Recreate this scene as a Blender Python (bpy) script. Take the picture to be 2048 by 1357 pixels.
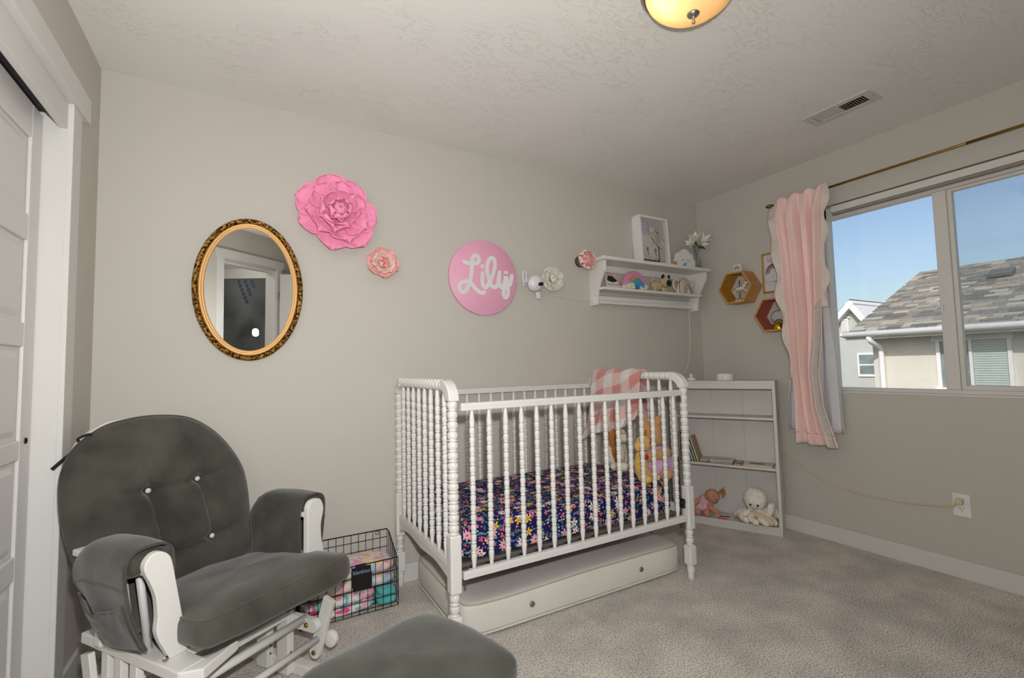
import bpy, bmesh, math, random
from mathutils import Vector, Matrix, Euler
R = math.radians
PI = math.pi
random.seed(7)
for o in list(bpy.data.objects):
    bpy.data.objects.remove(o)
scene = bpy.context.scene
COL = scene.collection

# ------------------------------------------------------------------ camera
FPX = 931.66
cam_d = bpy.data.cameras.new('camera')
cam = bpy.data.objects.new('camera', cam_d)
COL.objects.link(cam)
cam_d.sensor_fit = 'HORIZONTAL'
cam_d.sensor_width = 36.0
cam_d.lens = FPX / 2048 * 36.0
cam_d.clip_start = 0.02
cam_d.clip_end = 200
yaw, pitch, roll = R(29.4703), R(3.4661), R(-1.2612)
fwd = Vector((math.sin(yaw) * math.cos(pitch), math.cos(yaw) * math.cos(pitch), math.sin(pitch)))
rt = Vector((math.cos(yaw), -math.sin(yaw), 0))
up = rt.cross(fwd)
rt2 = rt * math.cos(roll) + up * math.sin(roll)
up2 = -rt * math.sin(roll) + up * math.cos(roll)
mcam = Matrix((rt2, up2, -fwd)).transposed().to_4x4()
mcam.translation = Vector((0, 0, 1.129))
cam.matrix_world = mcam
scene.camera = cam

# ------------------------------------------------------------------ world, sun, exposure
scene.view_settings.view_transform = 'Standard'
scene.view_settings.look = 'None'
scene.view_settings.exposure = 0.0
scene.view_settings.gamma = 1.0
scene.view_settings.use_curve_mapping = False
world = bpy.data.worlds.new('sky')
scene.world = world
world.use_nodes = True
wn = world.node_tree.nodes
wl = world.node_tree.links
wn.clear()
wo = wn.new('ShaderNodeOutputWorld')
wb = wn.new('ShaderNodeBackground')
sk = wn.new('ShaderNodeTexSky')
sk.sky_type = 'NISHITA'
sk.sun_disc = False
sk.sun_elevation = R(40)
sk.sun_rotation = R(250)
sk.air_density = 1.0
sk.dust_density = 2.2
sk.ozone_density = 1.2
wb.inputs['Strength'].default_value = 0.165
wl.new(sk.outputs[0], wb.inputs['Color'])
wl.new(wb.outputs[0], wo.inputs['Surface'])

sun_d = bpy.data.lights.new('sun', 'SUN')
sun_d.energy = 3.2
sun_d.angle = R(0.6)
sun_d.color = (1.0, 0.96, 0.90)
sun = bpy.data.objects.new('sun', sun_d)
COL.objects.link(sun)
sun.rotation_euler = Vector((0.72, 0.26, -0.60)).to_track_quat('-Z', 'Y').to_euler()
sun.location = (-4, 0, 9)

# the photographer's flash on top of the camera (its glint shows in the dark glass reflected by the mirror)
fl_d = bpy.data.lights.new('flash', 'AREA')
fl_d.shape = 'DISK'
fl_d.size = 0.05
fl_d.energy = 31
fl_d.color = (0.985, 0.99, 0.985)
flash = bpy.data.objects.new('flash', fl_d)
COL.objects.link(flash)
flash.location = (0.05, -0.02, 1.29)
flash.rotation_euler = Vector((0.13, 0.94, 0.21)).to_track_quat('-Z', 'Y').to_euler()
# the part of the flash that its diffuser dome throws to all sides
dm_d = bpy.data.lights.new('flash_dome', 'POINT')
dm_d.shadow_soft_size = 0.025
dm_d.energy = 18
dm_d.color = (0.985, 0.99, 0.985)
dome = bpy.data.objects.new('flash_dome', dm_d)
COL.objects.link(dome)
dome.location = (0.05, -0.09, 1.31)

XL, XR, YB, ZC = -0.5636, 3.1926, 2.521, 2.44

# ------------------------------------------------------------------ helpers
def s2l(c):
    c = c / 255.0
    return c / 12.92 if c <= 0.04045 else ((c + 0.055) / 1.055) ** 2.4
def C(r, g, b):
    return (s2l(r), s2l(g), s2l(b), 1.0)

def mat(name, col, rough=0.6, metal=0.0, spec=0.4, bump=None, var=None, var2=None, sheen=0.0, coat=0.0, coord='Object'):
    """procedural principled material; bump=(scale,strength[,detail]); var=(scale,amount[,detail]) darkens/lightens by noise"""
    m = bpy.data.materials.new(name)
    m.use_nodes = True
    nt = m.node_tree
    n, l = nt.nodes, nt.links
    b = n['Principled BSDF']
    b.inputs['Base Color'].default_value = col
    b.inputs['Roughness'].default_value = rough
    b.inputs['Metallic'].default_value = metal
    b.inputs['Specular IOR Level'].default_value = spec
    if sheen:
        b.inputs['Sheen Weight'].default_value = sheen
    if coat:
        b.inputs['Coat Weight'].default_value = coat
    tc = n.new('ShaderNodeTexCoord')
    if var or True:
        var = var or (6.0, 0.04)
        nz = n.new('ShaderNodeTexNoise')
        nz.inputs['Scale'].default_value = var[0]
        nz.inputs['Detail'].default_value = var[2] if len(var) > 2 else 3
        l.new(tc.outputs[coord], nz.inputs['Vector'])
        mr = n.new('ShaderNodeMapRange')
        mr.inputs['From Min'].default_value = 0.3
        mr.inputs['From Max'].default_value = 0.7
        mr.inputs['To Min'].default_value = 1 - var[1]
        mr.inputs['To Max'].default_value = 1 + var[1]
        l.new(nz.outputs[0], mr.inputs['Value'])
        mx = n.new('ShaderNodeMix')
        mx.data_type = 'RGBA'
        mx.blend_type = 'MULTIPLY'
        mx.inputs['Factor'].default_value = 1
        mx.inputs['A'].default_value = col
        l.new(mr.outputs[0], mx.inputs['B'])
        l.new(mx.outputs['Result'], b.inputs['Base Color'])
        m['mix'] = mx.name
    if bump:
        nb = n.new('ShaderNodeTexNoise')
        nb.inputs['Scale'].default_value = bump[0]
        nb.inputs['Detail'].default_value = bump[2] if len(bump) > 2 else 3
        l.new(tc.outputs[coord], nb.inputs['Vector'])
        bp = n.new('ShaderNodeBump')
        bp.inputs['Strength'].default_value = bump[1]
        bp.inputs['Distance'].default_value = 0.01
        l.new(nb.outputs[0], bp.inputs['Height'])
        l.new(bp.outputs[0], b.inputs['Normal'])
    return m

class MB:
    """mesh builder"""
    def __init__(s):
        s.v = []
        s.f = []
        s.sm = []
        s.mt = Matrix.Identity(4)
    def add(s, vs, fs, smooth=False):
        o = len(s.v)
        s.v += [tuple(s.mt @ Vector(p)) for p in vs]
        for f in fs:
            s.f.append([i + o for i in f])
            s.sm.append(smooth)
        return s
    def box(s, x0, x1, y0, y1, z0, z1):
        vs = [(x0, y0, z0), (x1, y0, z0), (x1, y1, z0), (x0, y1, z0), (x0, y0, z1), (x1, y0, z1), (x1, y1, z1), (x0, y1, z1)]
        return s.add(vs, [(0, 3, 2, 1), (4, 5, 6, 7), (0, 1, 5, 4), (1, 2, 6, 5), (2, 3, 7, 6), (3, 0, 4, 7)])
    def lathe(s, prof, seg=16, cap=True, flip=False, axis='z', off=(0, 0, 0)):
        vs, fs = [], []
        n = len(prof)
        for (r, z) in prof:
            for i in range(seg):
                a = 2 * PI * i / seg
                if axis == 'z': p = (r * math.cos(a), r * math.sin(a), z)
                elif axis == 'y': p = (r * math.cos(a), z, -r * math.sin(a))
                else: p = (z, r * math.cos(a), r * math.sin(a))
                vs.append((p[0] + off[0], p[1] + off[1], p[2] + off[2]))
        for j in range(n - 1):
            for i in range(seg):
                k = (i + 1) % seg
                fs.append((j * seg + i, j * seg + k, (j + 1) * seg + k, (j + 1) * seg + i))
        if cap:
            fs.append(tuple(range(seg - 1, -1, -1)))
            fs.append(tuple((n - 1) * seg + i for i in range(seg)))
        return s.add(vs, fs, True)
    def tube(s, pts, r, seg=8, closed=False, cap=True):
        pts = [Vector(p) for p in pts]
        n = len(pts)
        rs = r if isinstance(r, (list, tuple)) else [r] * n
        vs, fs = [], []
        prev = None
        for i, p in enumerate(pts):
            if closed:
                t = (pts[(i + 1) % n] - pts[i - 1]).normalized()
            else:
                t = (pts[min(i + 1, n - 1)] - pts[max(i - 1, 0)]).normalized()
            if prev is None:
                a = Vector((0, 0, 1)) if abs(t.z) < 0.9 else Vector((1, 0, 0))
                u = t.cross(a).normalized()
            else:
                u = (prev - t * prev.dot(t)).normalized()
            prev = u
            w = t.cross(u)
            for k in range(seg):
                an = 2 * PI * k / seg
                vs.append(p + (u * math.cos(an) + w * math.sin(an)) * rs[i])
        m = n if closed else n - 1
        for j in range(m):
            j2 = (j + 1) % n
            for k in range(seg):
                k2 = (k + 1) % seg
                fs.append((j * seg + k, j * seg + k2, j2 * seg + k2, j2 * seg + k))
        if cap and not closed:
            fs.append(tuple(range(seg - 1, -1, -1)))
            fs.append(tuple((n - 1) * seg + i for i in range(seg)))
        return s.add(vs, fs, True)
    def prism(s, poly, h0, h1, plane='xy', smooth=False):
        """extrude a 2-D outline (CCW) from h0 to h1 along the axis normal to the plane"""
        def P(a, b, h):
            return {'xy': (a, b, h), 'xz': (a, h, b), 'yz': (h, a, b)}[plane]
        n = len(poly)
        vs = [P(a, b, h0) for a, b in poly] + [P(a, b, h1) for a, b in poly]
        fs = [tuple(range(n - 1, -1, -1)), tuple(range(n, 2 * n))]
        fs += [(i, (i + 1) % n, n + (i + 1) % n, n + i) for i in range(n)]
        if plane == 'xz':
            fs = [tuple(reversed(f)) for f in fs]
        return s.add(vs, fs, smooth)
    def grid(s, fn, nu, nv, closeu=False, closev=False, smooth=True):
        vs, fs = [], []
        for j in range(nv if closev else nv + 1):
            for i in range(nu if closeu else nu + 1):
                vs.append(fn(i / nu, j / nv))
        W = nu if closeu else nu + 1
        Hh = nv if closev else nv + 1
        for j in range(nv):
            for i in range(nu):
                i2 = (i + 1) % W
                j2 = (j + 1) % Hh
                fs.append((j * W + i, j * W + i2, j2 * W + i2, j2 * W + i))
        return s.add(vs, fs, smooth)
    def ell(s, c, r, seg=16, rings=10, rot=None):
        """ellipsoid"""
        mr = (rot.to_matrix() if isinstance(rot, Euler) else rot) if rot is not None else Matrix.Identity(3)
        vs, fs = [], []
        vs.append(Vector((0, 0, -r[2])))
        for j in range(1, rings):
            t = PI * j / rings
            for i in range(seg):
                a = 2 * PI * i / seg
                vs.append(Vector((r[0] * math.sin(t) * math.cos(a), r[1] * math.sin(t) * math.sin(a), -r[2] * math.cos(t))))
        vs.append(Vector((0, 0, r[2])))
        vs = [mr @ v + Vector(c) for v in vs]
        L = len(vs) - 1
        for i in range(seg):
            k = (i + 1) % seg
            fs.append((0, 1 + k, 1 + i))
            fs.append((L, L - seg + i, L - seg + k))
        for j in range(rings - 2):
            for i in range(seg):
                k = (i + 1) % seg
                a = 1 + j * seg
                fs.append((a + i, a + k, a + seg + k, a + seg + i))
        return s.add(vs, fs, True)
    def rbox(s, c, h, e=4.0, seg=24, rings=16, rot=None, fn=None):
        """rounded cushion box: superellipsoid with half sizes h; fn(p)->p deforms"""
        mr = rot if rot is not None else Matrix.Identity(3)
        def sp(x, p):
            return math.copysign(abs(x) ** p, x)
        ex = e if isinstance(e, tuple) else (e, e)
        vs, fs = [], []
        for j in range(rings + 1):
            t = -PI / 2 + PI * j / rings
            ct, st = sp(math.cos(t), 2 / ex[1]), sp(math.sin(t), 2 / ex[1])
            for i in range(seg):
                a = 2 * PI * i / seg
                p = Vector((h[0] * ct * sp(math.cos(a), 2 / ex[0]), h[1] * ct * sp(math.sin(a), 2 / ex[0]), h[2] * st))
                if fn: p = Vector(fn(p))
                vs.append(mr @ p + Vector(c))
        for j in range(rings):
            for i in range(seg):
                k = (i + 1) % seg
                fs.append((j * seg + i, j * seg + k, (j + 1) * seg + k, (j + 1) * seg + i))
        return s.add(vs, fs, True)
    def mesh(s, name, m=None, uv=False):
        me = bpy.data.meshes.new(name)
        me.from_pydata([tuple(v) for v in s.v], [], s.f)
        me.polygons.foreach_set('use_smooth', s.sm)
        if uv:
            ul = me.uv_layers.new(name='UVMap')
            for p in me.polygons:
                nx, ny, nz = [abs(x) for x in p.normal]
                for li in p.loop_indices:
                    co = me.vertices[me.loops[li].vertex_index].co
                    if nz >= nx and nz >= ny: q = (co.x, co.y)
                    elif ny >= nx: q = (co.x, co.z + 3.3)
                    else: q = (co.y + 5.1, co.z)
                    ul.data[li].uv = q
        if m: me.materials.append(m)
        me.update()
        return me
    def build(s, name, m, parent=None, bevel=0, bseg=2, solid=0, sub=0, uv=False, off=0.0):
        return link(s.mesh(name, m, uv), name, parent, bevel, bseg, solid, sub, off)

def link(me, name, parent=None, bevel=0, bseg=2, solid=0, sub=0, off=0.0):
    o = bpy.data.objects.new(name, me)
    COL.objects.link(o)
    if parent: o.parent = parent
    if solid:
        md = o.modifiers.new('solid', 'SOLIDIFY')
        md.thickness = solid
        md.offset = off
    if bevel:
        md = o.modifiers.new('bevel', 'BEVEL')
        md.width = bevel
        md.segments = bseg
        md.limit_method = 'ANGLE'
        md.angle_limit = R(40)
    if sub:
        md = o.modifiers.new('sub', 'SUBSURF')
        md.levels = sub
        md.render_levels = sub
    return o

def empty(name, label, cat, loc=(0, 0, 0), rot=(0, 0, 0), group=None):
    o = bpy.data.objects.new(name, None)
    o.empty_display_size = 0.05
    COL.objects.link(o)
    o.location = loc
    o.rotation_euler = rot
    return tag(o, label, cat, group)
def tag(o, label, cat, group=None):
    o['label'] = label
    o['category'] = cat
    if group: o['group'] = group
    return o
def struct(o):
    o['kind'] = 'structure'
    return o
def copy_tree(o, parent=None):
    c = o.copy()
    COL.objects.link(c)
    c.parent = parent
    for ch in list(o.children):
        copy_tree(ch, c)
    return c
def box(name, m, b, parent=None, bevel=0.0):
    return MB().box(*b).build(name, m, parent, bevel=bevel)
BACKROT = (PI / 2, 0, 0)          # local x right, y up, z out of the back wall
RIGHTROT = (PI / 2, 0, -PI / 2)   # the same for the window wall

def text_mesh(s, size, ext, m, align='CENTER'):
    cu = bpy.data.curves.new('lettering', 'FONT')
    cu.body = s
    cu.size = size
    cu.extrude = ext
    cu.align_x = align
    cu.align_y = 'CENTER'
    cu.resolution_u = 3
    to = bpy.data.objects.new('lettering_tmp', cu)
    COL.objects.link(to)
    dg = bpy.context.evaluated_depsgraph_get()
    me = bpy.data.meshes.new_from_object(to.evaluated_get(dg))
    bpy.data.objects.remove(to)
    bpy.data.curves.remove(cu)
    me.materials.clear()
    me.materials.append(m)
    return me

def catmull(pts, n=6, closed=False):
    P = [Vector(p) for p in pts]
    out = []
    N = len(P)
    for i in range(N if closed else N - 1):
        p0 = P[(i - 1) % N] if (closed or i > 0) else P[0]
        p1 = P[i]
        p2 = P[(i + 1) % N]
        p3 = P[(i + 2) % N] if (closed or i + 2 < N) else P[-1]
        for k in range(n):
            t = k / n
            out.append(0.5 * ((2 * p1) + (p2 - p0) * t + (2 * p0 - 5 * p1 + 4 * p2 - p3) * t * t + (3 * p1 - p0 - 3 * p2 + p3) * t ** 3))
    if not closed: out.append(P[-1])
    return out

# ------------------------------------------------------------------ materials
def wall_paint():
    m = mat('wall_paint_greige', C(198, 193, 184), 0.62, bump=(90, 0.05, 4), var=(1.5, 0.015), spec=0.35, coord='Object')
    return m
M = {}
M['wall'] = wall_paint()
M['trim'] = mat('trim_white_paint', C(216, 214, 210), 0.4, var=(3, 0.015))
M['white'] = mat('white_painted_wood', C(228, 226, 221), 0.38, var=(8, 0.02), bump=(40, 0.02))
M['bookwhite'] = mat('white_laminate', C(214, 211, 205), 0.45, var=(5, 0.02))
M['plastic'] = mat('white_plastic', C(230, 230, 228), 0.35)
M['black'] = mat('black_satin', C(18, 18, 19), 0.5)
M['blackwire'] = mat('black_wire', C(14, 14, 16), 0.42)
M['darkmetal'] = mat('dark_grey_metal', C(62, 64, 64), 0.45, metal=0.7, var=(30, 0.2))
M['chrome'] = mat('brushed_steel', C(170, 168, 162), 0.3, metal=1.0)
M['nickel'] = mat('brushed_nickel', C(142, 132, 116), 0.32, metal=1.0, var=(20, 0.05))
M['brass'] = mat('aged_brass', C(158, 124, 62), 0.35, metal=1.0, var=(25, 0.15))
M['gold'] = mat('polished_gold', C(214, 170, 84), 0.25, metal=1.0)
M['wood'] = mat('light_oak', C(196, 146, 84), 0.5, var=(14, 0.1), bump=(60, 0.05))
M['suede'] = mat('olive_grey_microsuede', C(73, 71, 63), 0.9, spec=0.15, var=(7.0, 0.38, 5), bump=(120, 0.12), sheen=0.25)
# ------------------------------------------------------------------ structure
def carpet_mat():
    m = mat('grey_beige_carpet', C(172, 160, 147), 0.95, spec=0.1)
    nt = m.node_tree; n, l = nt.nodes, nt.links
    b = n['Principled BSDF']
    tc = n.new('ShaderNodeTexCoord')
    n1 = n.new('ShaderNodeTexNoise'); n1.inputs['Scale'].default_value = 170; n1.inputs['Detail'].default_value = 3
    n2 = n.new('ShaderNodeTexNoise'); n2.inputs['Scale'].default_value = 5; n2.inputs['Detail'].default_value = 4
    l.new(tc.outputs['Object'], n1.inputs['Vector']); l.new(tc.outputs['Object'], n2.inputs['Vector'])
    cr = n.new('ShaderNodeValToRGB')
    cr.color_ramp.elements[0].position = 0.33; cr.color_ramp.elements[0].color = C(158, 148, 138)
    cr.color_ramp.elements[1].position = 0.66; cr.color_ramp.elements[1].color = C(252, 247, 240)
    e = cr.color_ramp.elements.new(0.5); e.color = C(232, 224, 214)
    l.new(n1.outputs[0], cr.inputs[0])
    mr = n.new('ShaderNodeMapRange')
    mr.inputs['From Min'].default_value = 0.35; mr.inputs['From Max'].default_value = 0.65
    mr.inputs['To Min'].default_value = 0.84; mr.inputs['To Max'].default_value = 1.1
    l.new(n2.outputs[0], mr.inputs['Value'])
    mx = n.new('ShaderNodeMix'); mx.data_type = 'RGBA'; mx.blend_type = 'MULTIPLY'; mx.inputs['Factor'].default_value = 1
    l.new(cr.outputs[0], mx.inputs['A']); l.new(mr.outputs[0], mx.inputs['B'])
    l.new(mx.outputs['Result'], b.inputs['Base Color'])
    bp = n.new('ShaderNodeBump'); bp.inputs['Strength'].default_value = 0.9; bp.inputs['Distance'].default_value = 0.012
    l.new(n1.outputs[0], bp.inputs['Height']); l.new(bp.outputs[0], b.inputs['Normal'])
    return m
def ceiling_mat():
    m = mat('knockdown_plaster_ceiling', C(231, 228, 222), 0.7, spec=0.3, var=(1.2, 0.012))
    nt = m.node_tree; n, l = nt.nodes, nt.links
    b = n['Principled BSDF']
    tc = n.new('ShaderNodeTexCoord')
    mp = n.new('ShaderNodeMapping'); mp.inputs['Rotation'].default_value = (0, 0, R(-38)); mp.inputs['Scale'].default_value = (1, 2.4, 1)
    l.new(tc.outputs['Object'], mp.inputs['Vector'])
    nz = n.new('ShaderNodeTexNoise'); nz.inputs['Scale'].default_value = 9; nz.inputs['Detail'].default_value = 5; nz.inputs['Distortion'].default_value = 1.2
    l.new(mp.outputs[0], nz.inputs['Vector'])
    cr = n.new('ShaderNodeValToRGB')
    for e, (p, c) in zip(cr.color_ramp.elements, ((0.485, 0), (0.52, 0))):
        e.position = p; e.color = (c, c, c, 1)
    e = cr.color_ramp.elements.new(0.502); e.color = (1, 1, 1, 1)
    l.new(nz.outputs[0], cr.inputs[0])
    n3 = n.new('ShaderNodeTexNoise'); n3.inputs['Scale'].default_value = 4; n3.inputs['Detail'].default_value = 2
    l.new(tc.outputs['Object'], n3.inputs['Vector'])
    c3 = n.new('ShaderNodeMapRange'); c3.inputs['From Min'].default_value = 0.44; c3.inputs['From Max'].default_value = 0.58
    l.new(n3.outputs[0], c3.inputs['Value'])
    mm = n.new('ShaderNodeMath'); mm.operation = 'MULTIPLY'
    l.new(cr.outputs[0], mm.inputs[0]); l.new(c3.outputs[0], mm.inputs[1])
    bp = n.new('ShaderNodeBump'); bp.inputs['Strength'].default_value = 0.45; bp.inputs['Distance'].default_value = 0.005
    l.new(mm.outputs[0], bp.inputs['Height']); l.new(bp.outputs[0], b.inputs['Normal'])
    return m
M['carpet'] = carpet_mat()
M['ceiling'] = ceiling_mat()

struct(box('floor', M['carpet'], (-1.4, 3.32, -3.8, 2.66, -0.12, 0)))
struct(box('ceiling', M['ceiling'], (-1.4, 3.32, -3.8, 2.66, ZC, ZC + 0.12)))
struct(box('wall_back', M['wall'], (-1.4, 3.32, YB, YB + 0.13, 0, ZC)))
WY0, WY1, WZ0, WZ1 = 0.46, 1.60, 0.931, 2.108
w = MB()
w.box(XR, XR + 0.13, WY1, YB, 0, ZC).box(XR, XR + 0.13, -2.13, WY0, 0, ZC)
w.box(XR, XR + 0.13, WY0, WY1, 0, WZ0).box(XR, XR + 0.13, WY0, WY1, WZ1, ZC)
struct(w.build('wall_right', M['wall']))
CO0, CO1 = 0.35, 2.14     # closet opening along y
w = MB()
w.box(XL - 0.12, XL, CO1, YB, 0, ZC).box(XL - 0.12, XL, -0.41, CO0, 0, ZC).box(XL - 0.12, XL, CO0, CO1, 2.07, ZC)
struct(w.build('wall_left', M['wall']))
w = MB()
w.box(-1.4, -1.3, -3.8, YB, 0, ZC).box(-1.3, XL - 0.12, 0.0, 0.1, 0, ZC).box(-1.3, 0.9, -3.8, -3.7, 0, ZC)
struct(w.build('wall_closet', M['wall']))
# slanted doorway wall behind the camera
DA = Vector((XL, -0.41, 0)); DD = Vector((0.62, -0.785, 0)).normalized(); DN = Vector((-DD.y, DD.x, 0))
if DN.dot(Vector((1, 1, 0))) < 0: DN = -DN      # into the room
def dframe():
    m = Matrix((DD, DN, Vector((0, 0, 1)))).transposed().to_4x4()
    m.translation = DA
    return m
w = MB(); w.mt = dframe()
w.box(-0.1, 0.5, -0.12, 0, 0, ZC).box(1.36, 2.08, -0.12, 0, 0, ZC).box(0.5, 1.36, -0.12, 0, 2.05, ZC)
struct(w.build('wall_slant', M['wall']))
w = MB().box(0.62, XR + 0.13, -2.13, -2.0, 0, ZC)
struct(w.build('wall_front', M['wall']))
t = MB(); t.mt = dframe()
t.box(0.405, 0.50, 0, 0.018, 0, 2.085).box(1.36, 1.455, 0, 0.018, 0, 2.085)
t.box(0.38, 1.48, 0, 0.026, 2.085, 2.175)
t.box(0.50, 0.515, -0.13, 0.005, 0, 2.05).box(1.345, 1.36, -0.13, 0.005, 0, 2.05).box(0.515, 1.345, -0.13, 0.005, 2.03, 2.05)
struct(t.build('trim_1', M['trim'], bevel=0.002))
# hall beyond the doorway
HA = Vector((-0.05, -2.55, 0)); HD = Vector((0.72, 0.69, 0)).normalized(); HN = Vector((-HD.y, HD.x, 0))
mh = Matrix((HD, HN, Vector((0, 0, 1)))).transposed().to_4x4(); mh.translation = HA
w = MB(); w.mt = mh
w.box(-1.6, 0.86, -0.1, 0, 0, ZC)
struct(w.build('wall_hall', M['wall']))
t = MB(); t.mt = mh
t.box(-0.62, -0.53, 0, 0.02, 0, 2.035).box(0.53, 0.62, 0, 0.02, 0, 2.035).box(-0.65, 0.65, 0, 0.026, 2.035, 2.17)
struct(t.build('trim_2', M['trim'], bevel=0.002))
hd = MB(); hd.mt = mh
M['darkglass'] = mat('dark_smeared_glass', C(96, 99, 101), 0.3, spec=0.6, var=(2.5, 0.5, 3))
dg_ = hd.box(-0.53, 0.53, 0.0, 0.012, 0.02, 2.035).build('door_2', M['darkglass'])
struct(dg_)
chk = MB(); chk.mt = mh
for i in range(6):
    nn = 6 - i
    for j in range(nn):
        if True:
            cx_ = (j - (nn - 1) / 2) * 0.056 + 0.03
            cz_ = 1.99 - i * 0.056
            if (j % 2) == 0:
                chk.box(cx_ - 0.025, cx_ + 0.025, 0.012, 0.014, cz_ - 0.025, cz_ + 0.025)
chk.build('checkered_pennant', mat('slate_blue_checks', C(70, 80, 98), 0.6), dg_)
# white door leaf standing open into the room
lf = MB()
lm = Matrix.Rotation(math.atan2(0.40, 0.90), 4, 'Z'); lm.translation = DA + DD * 1.385 + DN * 0.045; lf.mt = lm
lf.box(0, 0.78, -0.018, 0.018, 0.01, 2.02)
d3 = struct(lf.build('door_3', M['trim'], bevel=0.003))
lh = MB(); lh.mt = lm
lh.lathe([(0.008, 1.70), (0.008, 1.79)], 10, off=(-0.004, 0.012, 0)).lathe([(0.008, 0.9), (0.008, 0.99)], 10, off=(-0.004, 0.012, 0))
lh.build('hinge', M['nickel'], d3)

# small flush lamp on the hall ceiling, seen only by its light in the mirror
hl = empty('hall_light', 'round frosted ceiling lamp in the hall behind the camera', 'light', (-0.42, -1.75, ZC))
MB().lathe([(0.0, -0.07), (0.07, -0.06), (0.11, -0.03), (0.12, 0.0)], 32, cap=False).build('glass_bowl', None, hl)
hm_ = bpy.data.materials.new('lit_frosted_glass'); hm_.use_nodes = True
hb0 = hm_.node_tree.nodes['Principled BSDF']; hb0.inputs['Emission Color'].default_value = (1, 0.95, 0.88, 1); hb0.inputs['Emission Strength'].default_value = 45
hl.children[0].data.materials.append(hm_)
# baseboards
struct(MB().box(XR - 0.014, XR, -2.0, YB, 0, 0.094).build('baseboard_right', M['trim'], bevel=0.003))
struct(MB().box(XL, XR - 0.014, YB - 0.014, YB, 0, 0.094).build('baseboard_back', M['trim'], bevel=0.003))
struct(MB().box(XL, XL + 0.014, CO1 + 0.095, YB - 0.014, 0, 0.094).build('baseboard_left', M['trim'], bevel=0.003))

# closet: casing, header, valance, jamb, track and sliding doors
t = MB()
t.box(XL, XL + 0.019, CO1 - 0.012, CO1 + 0.078, 0, 2.088)
struct(t.build('trim_3', M['trim'], bevel=0.003))
struct(MB().box(XL, XL + 0.030, 0.2, CO1 + 0.135, 2.088, 2.176).build('trim_4', M['trim'], bevel=0.003))
t = MB().box(XL - 0.12, XL + 0.004, CO1 - 0.014, CO1, 0, 2.07).box(XL - 0.12, XL, CO0, CO1 - 0.014, 2.055, 2.07)
struct(t.build('trim_5', M['trim'], bevel=0.001))
struct(MB().box(XL - 0.018, XL + 0.004, CO0, CO1 - 0.014, 1.992, 2.088).build('trim_6', M['trim'], bevel=0.002))
tr = MB().box(XL - 0.105, XL - 0.03, CO0, CO1 - 0.045, 2.026, 2.054).box(XL - 0.072, XL - 0.064, CO0, CO1 - 0.045, 2.012, 2.03)
struct(tr.build('trim_7', M['black']))
def closet_door(name, xf, y0, y1):
    """five recessed panels; front face at xf facing +x"""
    ps = [(1.654, 1.908), (1.304, 1.569), (0.934, 1.227), (0.58, 0.873), (0.15, 0.506)]
    d = MB()
    d.box(xf - 0.034, xf - 0.011, y0, y1, 0.012, 2.022)
    d.box(xf - 0.011, xf, y0, y0 + 0.095, 0.012, 2.022).box(xf - 0.011, xf, y1 - 0.085, y1, 0.012, 2.022)
    zz = [2.022] + [z for p in ps for z in (p[1], p[0])] + [0.012]
    for i in range(0, len(zz), 2):
        d.box(xf - 0.011, xf, y0 + 0.095, y1 - 0.085, zz[i + 1], zz[i])
    o = struct(d.build(name, M['trim'], bevel=0.004, bseg=2))
    for (a, b) in ps:
        q = MB()
        i0, i1 = y0 + 0.11, y1 - 0.10
        vs = [(xf - 0.012, i0, a + 0.012), (xf - 0.012, i1, a + 0.012), (xf - 0.012, i1, b - 0.012), (xf - 0.012, i0, b - 0.012),
              (xf - 0.003, i0 + 0.022, a + 0.034), (xf - 0.003, i1 - 0.022, a + 0.034), (xf - 0.003, i1 - 0.022, b - 0.034), (xf - 0.003, i0 + 0.022, b - 0.034)]
        q.add(vs, [(4, 5, 6, 7), (0, 1, 5, 4), (1, 2, 6, 5), (2, 3, 7, 6), (3, 0, 4, 7)])
        q.build('panel', M['trim'], o)
    return o
d1 = closet_door('door_1', XL - 0.058, 1.22, CO1 - 0.016)
MB().lathe([(0.0105, 0), (0.0105, 0.003), (0.0085, 0.003), (0.0085, 0.0005), (0.0, 0.0005)], 14, axis='x', off=(XL - 0.0585, 2.082, 0.928)).build('finger_pull', mat('bronze_pull', C(70, 52, 40), 0.4, metal=0.8), d1)
closet_door('door_4', XL - 0.10 + 0.034 - 0.03, 0.36, 1.27)

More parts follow.
